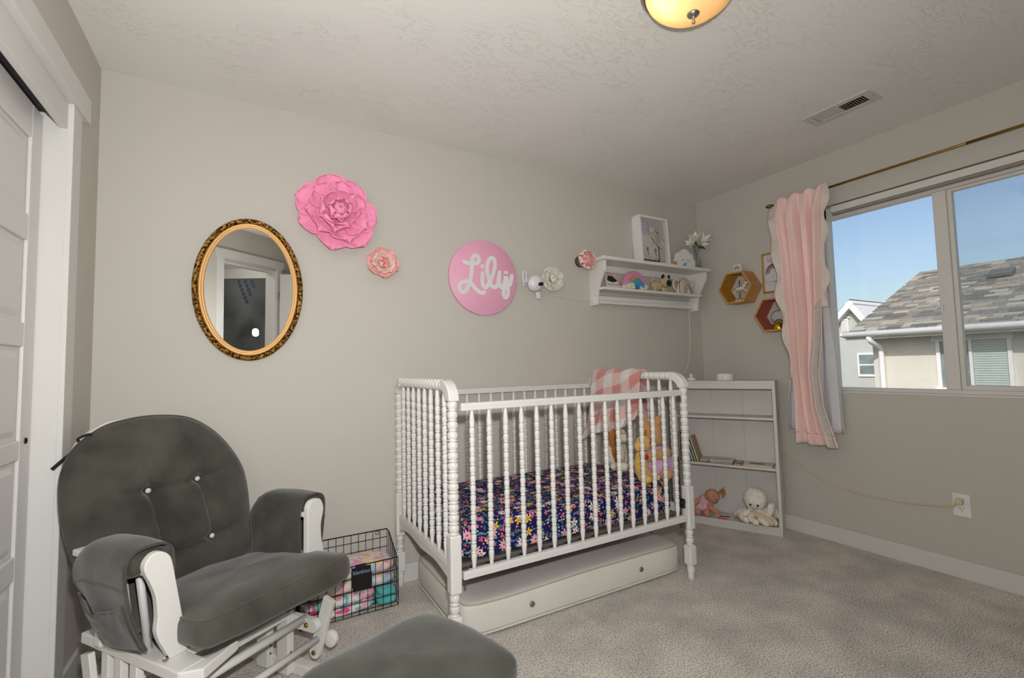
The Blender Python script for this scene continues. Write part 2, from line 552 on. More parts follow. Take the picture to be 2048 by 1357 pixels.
# ------------------------------------------------------------------ window
def glass_mat(name, tint, haze):
    m = bpy.data.materials.new(name); m.use_nodes = True
    nt = m.node_tree; n, l = nt.nodes, nt.links; n.clear()
    out = n.new('ShaderNodeOutputMaterial'); tr_ = n.new('ShaderNodeBsdfTransparent'); gl = n.new('ShaderNodeBsdfGlossy')
    df = n.new('ShaderNodeBsdfDiffuse'); df.inputs['Color'].default_value = (0.8, 0.82, 0.84, 1)
    tr_.inputs['Color'].default_value = tint
    gl.inputs['Roughness'].default_value = 0.02
    lw = n.new('ShaderNodeLayerWeight'); pw = n.new('ShaderNodeMath'); pw.operation = 'POWER'; pw.inputs[1].default_value = 4.0; l.new(lw.outputs['Facing'], pw.inputs[0]); fr = n.new('ShaderNodeMath'); fr.operation = 'MULTIPLY_ADD'; fr.inputs[1].default_value = 0.7; fr.inputs[2].default_value = 0.03; l.new(pw.outputs[0], fr.inputs[0])
    mx = n.new('ShaderNodeMixShader'); l.new(fr.outputs[0], mx.inputs[0]); l.new(tr_.outputs[0], mx.inputs[1]); l.new(gl.outputs[0], mx.inputs[2])
    m2 = n.new('ShaderNodeMixShader')
    nz = n.new('ShaderNodeTexNoise'); nz.inputs['Scale'].default_value = 3
    mr = n.new('ShaderNodeMapRange'); mr.inputs['To Min'].default_value = haze * 0.6; mr.inputs['To Max'].default_value = haze * 1.4
    l.new(nz.outputs[0], mr.inputs['Value']); l.new(mr.outputs[0], m2.inputs[0])
    l.new(mx.outputs[0], m2.inputs[1]); l.new(df.outputs[0], m2.inputs[2]); l.new(m2.outputs[0], out.inputs['Surface'])
    return m
M['vinyl'] = mat('white_vinyl_frame', C(222, 218, 212), 0.4, var=(4, 0.015))
M['pane'] = glass_mat('clear_window_glass', (0.97, 0.98, 0.98, 1), 0.02)
win = bpy.data.objects.new('window_1', None); COL.objects.link(win); struct(win)
win.location = (XR + 0.06, (WY0 + WY1) / 2, WZ0)
wc = win.location
def wbox(m, x0, x1, y0, y1, z0, z1):
    return m.box(x0 - wc.x, x1 - wc.x, y0 - wc.y, y1 - wc.y, z0 - wc.z, z1 - wc.z)
fx0, fx1 = XR + 0.055, XR + 0.12
f = MB()
wbox(f, fx0, fx1, WY1 - 0.028, WY1, WZ0, WZ1); wbox(f, fx0, fx1, WY0, WY0 + 0.028, WZ0, WZ1)
wbox(f, fx0, fx1, WY0, WY1, WZ0, WZ0 + 0.026); wbox(f, fx0, fx1, WY0, WY1, WZ1 - 0.075, WZ1)
f.build('window_frame', M['vinyl'], win, bevel=0.003)
mu = MB(); wbox(mu, fx0 + 0.008, fx1 - 0.012, 0.985, 1.043, WZ0 + 0.026, WZ1 - 0.075)
mu.build('mullion', M['vinyl'], win, bevel=0.003)
s_ = MB()
sx0, sx1 = fx0 + 0.022, fx1 - 0.006
wbox(s_, sx0, sx1, 0.966, 0.985, WZ0 + 0.026, WZ1 - 0.075); wbox(s_, sx0, sx1, WY0 + 0.028, WY0 + 0.063, WZ0 + 0.026, WZ1 - 0.075)
wbox(s_, sx0 - 0.01, sx1, WY0 + 0.063, 0.966, WZ0 + 0.026, WZ0 + 0.05); wbox(s_, sx0, sx1, WY0 + 0.063, 0.966, WZ1 - 0.088, WZ1 - 0.075)
s_.build('sash', M['vinyl'], win, bevel=0.002)
g = MB(); wbox(g, fx0 + 0.036, fx0 + 0.040, 1.043, WY1 - 0.028, WZ0 + 0.026, WZ1 - 0.075); g.build('pane', M['pane'], win)
g = MB(); wbox(g, sx0 + 0.016, sx0 + 0.020, WY0 + 0.063, 0.966, WZ0 + 0.05, WZ1 - 0.088); g.build('pane', M['pane'], win)
M['screen'] = glass_mat('insect_screen', (0.86, 0.875, 0.88, 1), 0.02)
g = MB(); wbox(g, fx1 + 0.004, fx1 + 0.006, WY0 + 0.02, 0.99, WZ0 + 0.02, WZ1 - 0.07); g.build('insect_screen', M['screen'], win)
lk = MB(); wbox(lk, fx0 + 0.0, fx0 + 0.014, 1.028, 1.040, 1.37, 1.42); lk.build('latch', M['vinyl'], win, bevel=0.003)
si = MB(); wbox(si, XR - 0.004, fx0, WY0, WY1, WZ0 - 0.004, WZ0 + 0.006); si.build('window_sill', M['vinyl'], win, bevel=0.002)
# rolled blind head rail inside the recess
hr = empty('blind_headrail', 'off-white blind headrail tucked in the top of the window recess', 'blind', (XR + 0.025, 1.02, 2.06))
MB().box(-0.022, 0.024, -0.495, 0.503, 0.0, 0.040).build('rail', M['vinyl'], hr, bevel=0.003)
MB().box(-0.012, 0.014, -0.49, 0.50, -0.014, 0.0).build('bottom_bar', mat('taupe_shade_fabric', C(150, 144, 132), 0.8), hr, bevel=0.002)

# ------------------------------------------------------------------ ceiling light and vent
cl = empty('ceiling_light', 'flush ceiling light with frosted amber glass bowl and nickel finial', 'light', (1.285, 0.99, ZC))
pan = [(0.172, 0.0), (0.172, -0.010), (0.166, -0.014), (0.169, -0.022), (0.163, -0.030), (0.166, -0.038), (0.158, -0.050), (0.154, -0.056), (0.149, -0.050), (0.149, 0.0)]
MB().lathe(list(reversed(pan)), 48, cap=False).build('pan', M['nickel'], cl)
def bowl_mat():
    m = bpy.data.materials.new('alabaster_glass'); m.use_nodes = True
    nt = m.node_tree; n, l = nt.nodes, nt.links; n.clear()
    out = n.new('ShaderNodeOutputMaterial')
    tl = n.new('ShaderNodeBsdfTranslucent'); df = n.new('ShaderNodeBsdfDiffuse'); gl = n.new('ShaderNodeBsdfGlossy')
    nz = n.new('ShaderNodeTexNoise'); nz.inputs['Scale'].default_value = 7; nz.inputs['Detail'].default_value = 4
    cr = n.new('ShaderNodeValToRGB')
    cr.color_ramp.elements[0].color = C(232, 196, 142); cr.color_ramp.elements[1].color = C(246, 220, 176)
    l.new(nz.outputs[0], cr.inputs[0]); l.new(cr.outputs[0], tl.inputs[0]); l.new(cr.outputs[0], df.inputs[0])
    gl.inputs['Roughness'].default_value = 0.15
    a = n.new('ShaderNodeMixShader'); a.inputs[0].default_value = 0.5
    l.new(tl.outputs[0], a.inputs[1]); l.new(df.outputs[0], a.inputs[2])
    b = n.new('ShaderNodeMixShader'); b.inputs[0].default_value = 0.05
    l.new(a.outputs[0], b.inputs[1]); l.new(gl.outputs[0], b.inputs[2]); l.new(b.outputs[0], out.inputs['Surface'])
    return m
bw = []
for i in range(15):
    a = (PI / 2) * i / 14
    bw.append((max(0.152 * math.cos(a), 0.004), -0.048 - 0.092 * math.sin(a) ** 1.15))
MB().lathe(list(reversed(bw)), 48, cap=False).build('glass_bowl', bowl_mat(), cl)
fin = [(0.0, -0.176), (0.004, -0.175), (0.006, -0.170), (0.005, -0.164), (0.004, -0.158), (0.006, -0.154), (0.012, -0.151), (0.019, -0.146), (0.021, -0.141), (0.018, -0.138), (0.0, -0.137)]
MB().lathe(fin, 20, cap=False).build('finial', M['chrome'], cl)
M['bulb'] = bpy.data.materials.new('lit_bulb'); M['bulb'].use_nodes = True
bb = M['bulb'].node_tree.nodes['Principled BSDF']
bb.inputs['Emission Color'].default_value = (1.0, 0.82, 0.55, 1); bb.inputs['Emission Strength'].default_value = 34
for (bx, by) in ((-0.062, 0.030), (0.07, -0.05)):
    MB().ell((bx, by, -0.066), (0.021, 0.021, 0.03), 12, 8).build('bulb', M['bulb'] if bx < 0 else M['plastic'], cl)

vt = empty('ceiling_vent', 'white louvered ceiling register near the window', 'vent', (2.678, 1.197, ZC))
M['register'] = mat('white_enamel_register', C(206, 202, 194), 0.45)
v = MB()
vx, vy = 0.076, 0.156
ix, iy = 0.042, 0.118
v.box(-vx, vx, -vy, -iy, -0.006, 0).box(-vx, vx, iy, vy, -0.006, 0).box(-vx, -ix, -iy, iy, -0.006, 0).box(ix, vx, -iy, iy, -0.006, 0).box(-ix, ix, -0.006, 0.006, -0.006, 0)
v.build('frame', M['register'], vt, bevel=0.002)
MB().box(-ix, ix, -iy, iy, -0.0008, 0).build('duct_opening', M['black'], vt)
for sgn in (-1, 1):
    for i in range(9):
        yy = sgn * (0.014 + i * 0.0117)
        sl = MB()
        rm = Matrix.Rotation(R(40 * -sgn), 4, 'X'); rm.translation = Vector((0, yy, -0.0035)); sl.mt = rm
        sl.box(-ix, ix, -0.0048, 0.0048, -0.0005, 0.0005).build('louver', M['register'], vt)
MB().box(-0.004, 0.0, -iy, -0.006, -0.0048, -0.0042).build('damper_bar', M['darkmetal'], vt)
for yy in (0.148, -0.148):
    MB().lathe([(0.004, -0.0075), (0.004, -0.006)], 10, off=(0, yy, 0)).build('screw', M['chrome'], vt)

# ------------------------------------------------------------------ outlet on the window wall
ol = empty('wall_outlet', 'white duplex outlet plate low on the window wall', 'outlet', (XR, 0.998, 0.372), RIGHTROT)
MB().box(-0.035, 0.035, -0.057, 0.057, 0, 0.005).build('plate', M['plastic'], ol, bevel=0.002)
for yy in (0.02, -0.02):
    pl = []
    for i in range(24):
        a = 2 * PI * i / 24
        pl.append((max(-0.0165, min(0.0165, 0.0175 * math.cos(a))), yy + 0.0145 * math.sin(a)))
    so = MB().prism(pl, 0.005, 0.0065).build('socket', M['plastic'], ol)
    MB().box(-0.0075, -0.0055, yy - 0.000, yy + 0.008, 0.0064, 0.0068).box(0.0055, 0.0075, yy + 0.001, yy + 0.008, 0.0064, 0.0068).lathe([(0.0025, 0.0064), (0.0025, 0.0068)], 10, off=(0, yy - 0.008, 0)).build('slot', M['black'], so)
# ------------------------------------------------------------------ neighbouring houses and ground
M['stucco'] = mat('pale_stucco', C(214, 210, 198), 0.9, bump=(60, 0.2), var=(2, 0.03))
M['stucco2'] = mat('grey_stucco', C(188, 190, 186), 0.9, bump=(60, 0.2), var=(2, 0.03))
M['fascia'] = mat('white_fascia', C(238, 236, 232), 0.5)
M['housepane'] = mat('house_window_glass', C(120, 138, 140), 0.1, spec=0.8, var=(3, 0.25))
M['blinds'] = mat('pale_blinds', C(196, 208, 200), 0.6)
M['asphalt'] = mat('dark_asphalt_roof', C(110, 108, 104), 0.95)
def shingle_mat():
    m = mat('mixed_shingles', C(150, 142, 132), 0.95)
    nt = m.node_tree; n, l = nt.nodes, nt.links
    at = n.new('ShaderNodeAttribute'); at.attribute_name = 'tone'
    l.new(at.outputs['Color'], n['Principled BSDF'].inputs['Base Color'])
    return m
M['shingle'] = shingle_mat()
tones = [C(122, 120, 114), C(138, 134, 126), C(148, 142, 132), C(160, 150, 138), C(130, 132, 128), C(176, 170, 158), C(108, 108, 104)]  # shingle colours shifted towards grey, with the outdoor haze put into them
rs = random.Random(3)

def shingle_roof(name, parent, e0, eu, up_, w, h, course=0.112, tab=0.25):
    """shingle tabs laid in courses from the eave corner e0 along eu, climbing along up_"""
    nrm = eu.cross(up_).normalized()
    if nrm.z < 0: nrm = -nrm
    vs, fs, cols = [], [], []
    nr = int(h / course) + 1
    for r_ in range(nr):
        x = -rs.random() * tab
        while x < w:
            ww = tab * rs.choice((0.55, 0.8, 1.0, 1.35))
            a, b = max(0, x), min(w, x + ww - 0.006)
            x += ww
            if b - a < 0.03: continue
            h0, h1 = r_ * course, min(h, (r_ + 1.12) * course)
            lift = 0.012 + rs.random() * 0.008
            o = len(vs)
            base = [e0 + eu * a + up_ * h0, e0 + eu * b + up_ * h0, e0 + eu * b + up_ * h1, e0 + eu * a + up_ * h1]
            vs += [base[0] + nrm * lift, base[1] + nrm * lift, base[2] + nrm * 0.003, base[3] + nrm * 0.003, base[0], base[1]]
            fs += [(o, o + 1, o + 2, o + 3), (o + 4, o + 5, o + 1, o)]
            c = rs.choice(tones); k = 0.85 + rs.random() * 0.3
            cols += [(c[0] * k, c[1] * k, c[2] * k, 1)] * 2
    me = bpy.data.meshes.new(name)
    me.from_pydata([tuple(v) for v in vs], [], fs)
    ca = me.color_attributes.new('tone', 'FLOAT_COLOR', 'CORNER')
    for p, c in zip(me.polygons, cols):
        for li in p.loop_indices: ca.data[li].color = c
    me.materials.append(M['shingle'])
    o = bpy.data.objects.new(name, me); COL.objects.link(o); o.parent = parent
    o['kind'] = 'stuff'
    return o

GZ = -3.0
struct(box('ground', mat('dry_lawn', C(70, 76, 54), 0.95, var=(1, 0.2)), (3.6, 40, -20, 30, GZ - 0.2, GZ)))
# house straight across: wall faces us, ridge parallel to the window wall
hx, hy = 10.0, 4.205
H = empty('neighbor_house', 'cream stucco house with mixed-grey shingle roof and white gutter', 'house', (hx, 0, GZ))
def hb(name, m, b, parent=H, bevel=0):
    return MB().box(b[0] - hx, b[1] - hx, b[2], b[3], b[4] - GZ, b[5] - GZ).build(name, m, parent, bevel=bevel)
hb('wall', M['stucco'], (10, 16, -9, hy, GZ, 1.56))
gb = MB().prism([(10 - hx, 1.5 - GZ), (16 - hx, 1.5 - GZ), (13 - hx, 2.95 - GZ)], hy - 0.1, hy, 'xz'); gb.build('gable', M['stucco'], H)
zE, zR = 1.62, 3.03
eu = Vector((0, -1, 0)); upv = Vector((3.3, 0, zR - zE)); hl = upv.length; upv = upv.normalized()
sl = MB()
for sg in (1, -1):
    x0 = 9.7 if sg == 1 else 16.3
    sl.add([(x0 - hx, hy + 0.27, zE - GZ - 0.02), (x0 - hx, -9.3, zE - GZ - 0.02), (13 - hx, -9.3, zR - GZ - 0.02), (13 - hx, hy + 0.27, zR - GZ - 0.02),
            (x0 - hx, hy + 0.27, zE - GZ - 0.12), (x0 - hx, -9.3, zE - GZ - 0.12), (13 - hx, -9.3, zR - GZ - 0.12), (13 - hx, hy + 0.27, zR - GZ - 0.12)],
           [(0, 1, 2, 3), (4, 7, 6, 5), (0, 4, 5, 1), (0, 3, 7, 4), (3, 2, 6, 7), (1, 5, 6, 2)])
rf = sl.build('roof', M['asphalt'], H)
shingle_roof('shingles', rf, Vector((9.7 - hx, hy + 0.27, zE - GZ)), eu, upv, 9.0, hl)
hb('fascia', M['fascia'], (9.66, 9.71, -9.3, hy + 0.28, 1.49, 1.62))
hb('soffit', M['fascia'], (9.71, 10.0, -9.3, hy + 0.26, 1.50, 1.52))
gt = MB().tube([(9.60 - hx, hy + 0.28, 1.58 - GZ), (9.60 - hx, -9.3, 1.58 - GZ)], 0.055, 10)
gt.build('gutter', M['fascia'], H)
dp = MB().tube(catmull([(9.62 - hx, 4.10, 1.53 - GZ), (9.64 - hx, 4.08, 1.45 - GZ), (9.88 - hx, 4.05, 1.34 - GZ), (9.93 - hx, 4.05, 1.2 - GZ), (9.93 - hx, 4.05, 0.6 - GZ), (9.93 - hx, 4.05, 0.1)], 4), 0.045, 8)
dp.build('downspout', M['fascia'], H)
rv = MB(); rm = Matrix.Rotation(-math.atan2(zR - zE, 3.3), 4, 'Y'); rm.translation = Vector((11.95 - hx, 2.93, 2.62 - GZ)); rv.mt = rm
rv.box(-0.13, 0.13, -0.17, 0.17, 0, 0.09).build('roof_vent', mat('grey_roof_vent', C(92, 96, 98), 0.6), H, bevel=0.02)
wh = hb('window_trim', M['fascia'], (9.95, 10.0, 2.38, 3.34, 1.40, 1.50))
for (a, b, c, d) in ((3.24, 3.29, 0.64, 1.40), (2.40, 2.45, 0.64, 1.40), (2.845, 2.885, 0.64, 1.40), (2.36, 3.33, 0.585, 0.64)):
    hb('window_trim', M['fascia'], (9.955, 10.0, a, b, c, d))
p_ = hb('window', M['housepane'], (9.985, 10.0, 2.45, 3.24, 0.64, 1.40))
for i in range(20):
    MB().box(9.975 - hx, 9.984 - hx, 2.46, 2.84, 0.655 + i * 0.037 - GZ, 0.655 + i * 0.037 + 0.031 - GZ).build('blind_slat', M['blinds'], p_)
# second house further off, its gable in shade
ox, oy = 16.0, 7.15
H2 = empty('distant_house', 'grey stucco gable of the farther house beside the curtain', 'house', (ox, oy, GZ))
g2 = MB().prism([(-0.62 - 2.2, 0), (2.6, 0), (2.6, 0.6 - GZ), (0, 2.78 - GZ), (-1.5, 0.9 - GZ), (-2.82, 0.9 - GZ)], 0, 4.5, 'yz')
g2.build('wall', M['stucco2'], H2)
rk = MB()
def rake(a, b, wd=0.16, x0=-0.25, x1=4.6):
    d = Vector((0, b[0] - a[0], b[1] - a[1])); nn = Vector((0, -d.z, d.y)).normalized()
    if nn.z < 0: nn = -nn
    A, B = Vector((0, a[0], a[1])), Vector((0, b[0], b[1]))
    vs = []
    for x in (x0, x1):
        for q in (A - nn * wd, B - nn * wd, B, A): vs.append((x, q.y, q.z))
    rk.add(vs, [(0, 1, 2, 3), (7, 6, 5, 4), (0, 4, 5, 1), (1, 5, 6, 2), (2, 6, 7, 3), (3, 7, 4, 0)])
rake((0.0, 2.93 - GZ), (1.4, 1.50 - GZ)); rake((0.0, 2.925 - GZ), (-0.75, 1.845 - GZ), x0=-0.24, x1=4.59)
rk.build('rake_fascia', M['fascia'], H2)
MB().add([(4.6, 0.0, 2.95 - GZ), (4.6, 5.0, 2.95 - GZ), (2.6, 5.0, 1.2 - GZ), (2.6, 1.0, 1.2 - GZ), (0.6, 1.75, 1.1 - GZ), (-0.22, 1.45, 1.48 - GZ), (-0.22, 0.0, 2.96 - GZ)], [(0, 1, 2, 3, 4, 5, 6)]).build('roof', M['asphalt'], H2)
lv = MB().box(-0.05, 0.0, 0.16, 0.36, 1.93 - GZ, 2.42 - GZ).build('louver_vent', M['fascia'], H2)
for i in range(8):
    MB().box(-0.075, -0.05, 0.18, 0.34, 1.99 + i * 0.05 - GZ, 2.02 + i * 0.05 - GZ).build('slat', M['fascia'], lv)
MB().box(-0.05, 0.0, 0.12, 0.40, 1.87 - GZ, 1.95 - GZ).box(-0.05, 0, 0.12, 0.40, 2.40 - GZ, 2.46 - GZ).build('vent_trim', M['fascia'], H2)
w2 = MB().box(-0.04, 0.0, -0.55, -0.02, 0.62 - GZ, 1.32 - GZ).build('window_trim', M['fascia'], H2)
MB().box(-0.05, -0.03, -0.50, -0.07, 0.70 - GZ, 0.95 - GZ).build('pane', M['housepane'], w2)
MB().box(-0.05, -0.03, -0.50, -0.07, 1.0 - GZ, 1.27 - GZ).build('pane', M['housepane'], w2)
# ------------------------------------------------------------------ oval mirror
def antique_gold():
    m = mat('antique_gold_leaf', C(178, 128, 62), 0.36, metal=0.9)
    nt = m.node_tree; n, l = nt.nodes, nt.links
    b = n['Principled BSDF']
    tc = n.new('ShaderNodeTexCoord'); nz = n.new('ShaderNodeTexNoise'); nz.inputs['Scale'].default_value = 95; nz.inputs['Detail'].default_value = 3
    l.new(tc.outputs['Object'], nz.inputs['Vector'])
    cr = n.new('ShaderNodeValToRGB')
    cr.color_ramp.elements[0].position = 0.42; cr.color_ramp.elements[0].color = C(64, 36, 12)
    cr.color_ramp.elements[1].position = 0.62; cr.color_ramp.elements[1].color = C(214, 166, 88)
    l.new(nz.outputs[0], cr.inputs[0]); l.new(cr.outputs[0], b.inputs['Base Color'])
    bp = n.new('ShaderNodeBump'); bp.inputs['Strength'].default_value = 1.0; bp.inputs['Distance'].default_value = 0.012
    l.new(nz.outputs[0], bp.inputs['Height']); l.new(bp.outputs[0], b.inputs['Normal'])
    return m
MA, MBx = 0.229, 0.336
mir = empty('oval_mirror', 'oval wall mirror in a carved antique-gold frame above the glider', 'mirror', (0.0, YB, 1.522), (PI / 2 + R(2.4), 0, 0))
zoff = 0.017
rr = random.Random(5)
NB = 300
amp = [[rr.random() for _ in range(NB)] for _ in range(9)]
def ringfn(u, v):
    a = 2 * PI * u
    i = int(round(u * NB)) % NB
    j = int(round(v * 8))
    t = PI * v
    half = 0.0125
    leaf = 0.5 + 0.5 * math.sin(a * 44 + 2.2 * math.sin(2 * t))
    bump = (0.0045 * leaf + 0.005 * amp[j][i]) * math.sin(t)
    off = -half * math.cos(t)
    hgt = 0.017 * math.sin(t) + bump
    A, B = MA - half + off, MBx - half + off
    A += 0.002 * (amp[j][(i * 7) % NB] - 0.5) * math.sin(t); B += 0.002 * (amp[j][(i * 7) % NB] - 0.5) * math.sin(t)
    return (A * math.cos(a), B * math.sin(a), zoff + hgt)
MB().grid(ringfn, NB, 8, closeu=True).build('carved_ring', antique_gold(), mir)
def linerfn(u, v):
    a = 2 * PI * u
    prof = [(-0.024, 0.012), (-0.028, 0.018), (-0.034, 0.0185), (-0.040, 0.013), (-0.042, 0.015), (-0.046, 0.013), (-0.048, 0.003)]
    k = v * (len(prof) - 1); i = min(int(k), len(prof) - 2); fr = k - i
    o = prof[i][0] + (prof[i + 1][0] - prof[i][0]) * fr; h_ = prof[i][1] + (prof[i + 1][1] - prof[i][1]) * fr
    return ((MA + o) * math.cos(a), (MBx + o) * math.sin(a), zoff + h_)
MB().grid(linerfn, 120, 12, closeu=True).build('liner', mat('pale_gold_liner', C(222, 174, 112), 0.42, metal=0.35), mir)
el = [((MA - 0.004) * math.cos(2 * PI * i / 96), (MBx - 0.004) * math.sin(2 * PI * i / 96)) for i in range(96)]
MB().prism(el, zoff - 0.006, zoff + 0.001).build('backing', mat('brown_backing', C(70, 48, 30), 0.8), mir)
el = [((MA - 0.047) * math.cos(2 * PI * i / 96), (MBx - 0.047) * math.sin(2 * PI * i / 96)) for i in range(96)]
gm = mat('silvered_glass', (0.93, 0.95, 0.945, 1), 0.0, metal=1.0, var=(3, 0.0))
MB().prism(el, zoff + 0.001, zoff + 0.004).build('mirror_glass', gm, mir)

# ------------------------------------------------------------------ foam and paper flowers on the wall
def petal(w, l, cup, roll_, ruf=0.0, seed=0, nu=12, nv=12, point=0.0):
    q = random.Random(seed)
    ph = q.random() * 6
    m = MB()
    def fn(u, v):
        uu = u * 2 - 1
        v = math.sin(v * PI / 2)
        hw = w * ((0.42 + 0.58 * min(1, v / 0.5)) if v < 0.55 else max(0.02, 1 - ((v - 0.55) / 0.455) ** 2.4) ** 0.5)
        edge = v ** 2
        x = uu * hw
        y = l * v * (1 - 0.06 * (abs(uu) ** 2.2) * v) + ruf * 0.6 * edge * math.sin(5 * uu + ph)
        z = cup * (uu * uu) * (0.3 + v) * w * 1.1 + cup * 0.5 * l * v * v - roll_ * l * max(0, v - 0.72) ** 2 * 3 + ruf * edge * math.sin(9 * uu + ph)
        return (x, y, z)
    m.grid(fn, nu, nv)
    return m
def flower(name, label, loc, rot, rings, m, thick, group=None, base_r=0.02, z0=0.01, core=None):
    """rings: (count, radius, width, length, tilt deg, height, cup, roll, ruffle, phase)"""
    root = empty(name, label, 'flower', loc, rot, group)
    k = 0
    for ri, (cnt, rad, w_, l_, tilt, hh, cup, rl, ruf, ph) in enumerate(rings):
        mt_ = m[ri % len(m)] if isinstance(m, list) else m
        meshes = [petal(w_, l_, cup, rl, ruf, seed=ri * 7 + s).mesh('petal', mt_) for s in range(3)]
        for i in range(cnt):
            o = link(meshes[(i + ri) % 3], 'petal', root, solid=thick)
            a = ph + 2 * PI * i / cnt + 0.10 * math.sin(i * 2.3 + ri)
            sc = 1 + 0.07 * math.sin(i * 1.9 + ri * 1.3)
            mm = Matrix.Rotation(a, 4, 'Z') @ Matrix.Translation((0, rad, hh + z0)) @ Matrix.Rotation(R(tilt + 4 * math.sin(i * 3.1 + ri)), 4, 'X') @ Matrix.Scale(sc, 4)
            o.matrix_local = mm
            k += 1
    return root
M['foam_pink'] = mat('rose_pink_foam', C(252, 162, 198), 0.6, var=(9, 0.10), spec=0.25)
lf_ = flower('foam_rose', 'large rose-pink foam flower, biggest on the back wall', (0.388, YB, 1.940), BACKROT, [
    (7, 0.070, 0.082, 0.132, 5, 0.008, 0.30, 0.5, 0.004, 0.25),
    (7, 0.046, 0.078, 0.116, 14, 0.026, 0.38, 0.6, 0.004, 0.70),
    (7, 0.030, 0.064, 0.092, 26, 0.042, 0.5, 0.7, 0.003, 0.20),
    (7, 0.018, 0.046, 0.070, 38, 0.052, 0.65, 0.8, 0.002, 0.60),
    (6, 0.010, 0.034, 0.054, 50, 0.060, 0.85, 0.9, 0.001, 0.10),
    (5, 0.004, 0.025, 0.040, 60, 0.066, 1.0, 1.0, 0.001, 0.80),
    (3, 0.000, 0.017, 0.034, 72, 0.056, 1.2, 0.6, 0.001, 0.30)], M['foam_pink'], 0.003)
MB().lathe([(0.05, 0.0), (0.05, 0.02), (0.03, 0.05), (0.0, 0.055)], 16, cap=False).build('core', M['foam_pink'], lf_)
M['blush'] = mat('blush_paper', C(246, 180, 174), 0.75, var=(60, 0.06))
M['blush_edge'] = mat('blush_white_edge_paper', C(246, 214, 206), 0.75, var=(60, 0.10))
sf = flower('paper_flower', 'small coral-pink paper flower with frilled white-tipped petals beside the foam rose', (0.620, YB, 1.703), BACKROT, [
    (6, 0.020, 0.046, 0.064, 10, 0.006, 0.30, 0.3, 0.009, 0.15),
    (6, 0.012, 0.042, 0.056, 26, 0.014, 0.35, 0.4, 0.008, 0.65),
    (5, 0.008, 0.030, 0.040, 44, 0.020, 0.45, 0.3, 0.007, 0.30)], [M['blush'], M['blush_edge'], M['blush']], 0.0012)
st = MB()
for i in range(26):
    a = i * 2.4; r0 = 0.002 + 0.014 * (i / 26)
    st.tube([(r0 * 0.4 * math.cos(a), r0 * 0.4 * math.sin(a), 0.02), (r0 * math.cos(a), r0 * math.sin(a), 0.045 + 0.006 * math.sin(i))], 0.0011, 5)
st.build('stamens', mat('coral_stamens', C(240, 150, 138), 0.7), sf)
MB().lathe([(0.018, 0.0), (0.018, 0.012), (0.008, 0.024), (0, 0.025)], 12, cap=False).build('core', M['blush'], sf)
MB().box(-0.012, 0.012, 0.052, 0.088, 0.0, 0.0015).build('hanging_tab', mat('clear_tape', C(222, 220, 216), 0.3), sf)
# shade the frilled rims white: rim beads on the outer petals are a separate paler paper edge
M['cream_paper'] = mat('cream_foam', C(232, 228, 214), 0.7, var=(20, 0.04))
flower('cream_flower', 'cream-white foam flower beside the monitor camera', (1.716, YB, 1.697), BACKROT, [
    (6, 0.022, 0.050, 0.062, 8, 0.006, 0.28, 0.3, 0.005, 0.5),
    (6, 0.014, 0.044, 0.054, 24, 0.014, 0.35, 0.4, 0.004, 0.0),
    (5, 0.008, 0.032, 0.042, 42, 0.022, 0.5, 0.4, 0.003, 0.4),
    (4, 0.002, 0.018, 0.028, 62, 0.026, 0.9, 0.3, 0.002, 0.9)], M['cream_paper'], 0.0025)
pf = flower('blush_peony', 'blush-pink paper peony on a dark round mount at the shelf end', (1.975, YB, 1.842), BACKROT, [
    (6, 0.030, 0.046, 0.060, 34, 0.028, 0.45, 0.2, 0.006, 0.2),
    (6, 0.024, 0.040, 0.058, 48, 0.032, 0.5, 0.2, 0.005, 0.7),
    (5, 0.006, 0.030, 0.044, 60, 0.032, 0.8, 0.2, 0.004, 0.3)], [M['blush_edge'], M['blush'], M['blush']], 0.0012)
MB().lathe([(0.0, 0.0), (0.040, 0.0), (0.040, 0.028), (0.0, 0.032)], 24, cap=False, off=(-0.004, 0.0, 0)).build('mount_disc', mat('charcoal_mount', C(84, 78, 74), 0.7), pf)

# ------------------------------------------------------------------ round name sign
sg = empty('name_sign', 'round pink sign with white script name on the back wall', 'sign', (1.232, YB, 1.672), BACKROT)
MB().lathe([(0.0, 0.0), (0.226, 0.0), (0.228, 0.002), (0.228, 0.018), (0.225, 0.021), (0.0, 0.021)], 96, cap=False).build('disc', mat('bubblegum_pink_paint', C(236, 170, 198), 0.5, var=(8, 0.02)), sg)
# strokes drawn in the sign crop, centred at (612,665) with 551 units to the radius along x and 622 along y
def sgp(x, y): return ((x - 612) / 562 * 0.228, -(y - 668 - (x - 612) * 0.06) / 620 * 0.228)
strokes = [
    [(290, 415), (350, 435), (430, 440), (500, 425), (525, 360), (495, 310), (440, 320), (415, 400), (405, 520), (390, 650), (360, 780), (300, 890), (235, 900), (200, 830), (240, 755), (320, 735), (390, 765), (440, 830), (510, 900), (570, 925), (600, 905)],
    [(580, 595), (575, 680), (580, 780), (620, 830), (665, 790), (720, 690), (775, 540), (790, 420), (765, 345), (710, 345), (665, 430), (655, 540), (680, 690), (720, 790), (780, 825), (830, 770), (850, 660), (862, 575)],
    [(862, 575), (858, 690), (862, 780), (895, 825), (940, 770), (968, 660), (975, 570)],
    [(975, 570), (985, 680), (1010, 760), (1050, 720), (1075, 630)],
    [(1075, 630), (1050, 760), (1000, 800), (940, 860), (925, 940), (955, 1000), (995, 960), (1005, 870), (1000, 770)]]
M['letter'] = mat('white_letter_paint', C(226, 226, 222), 0.5)
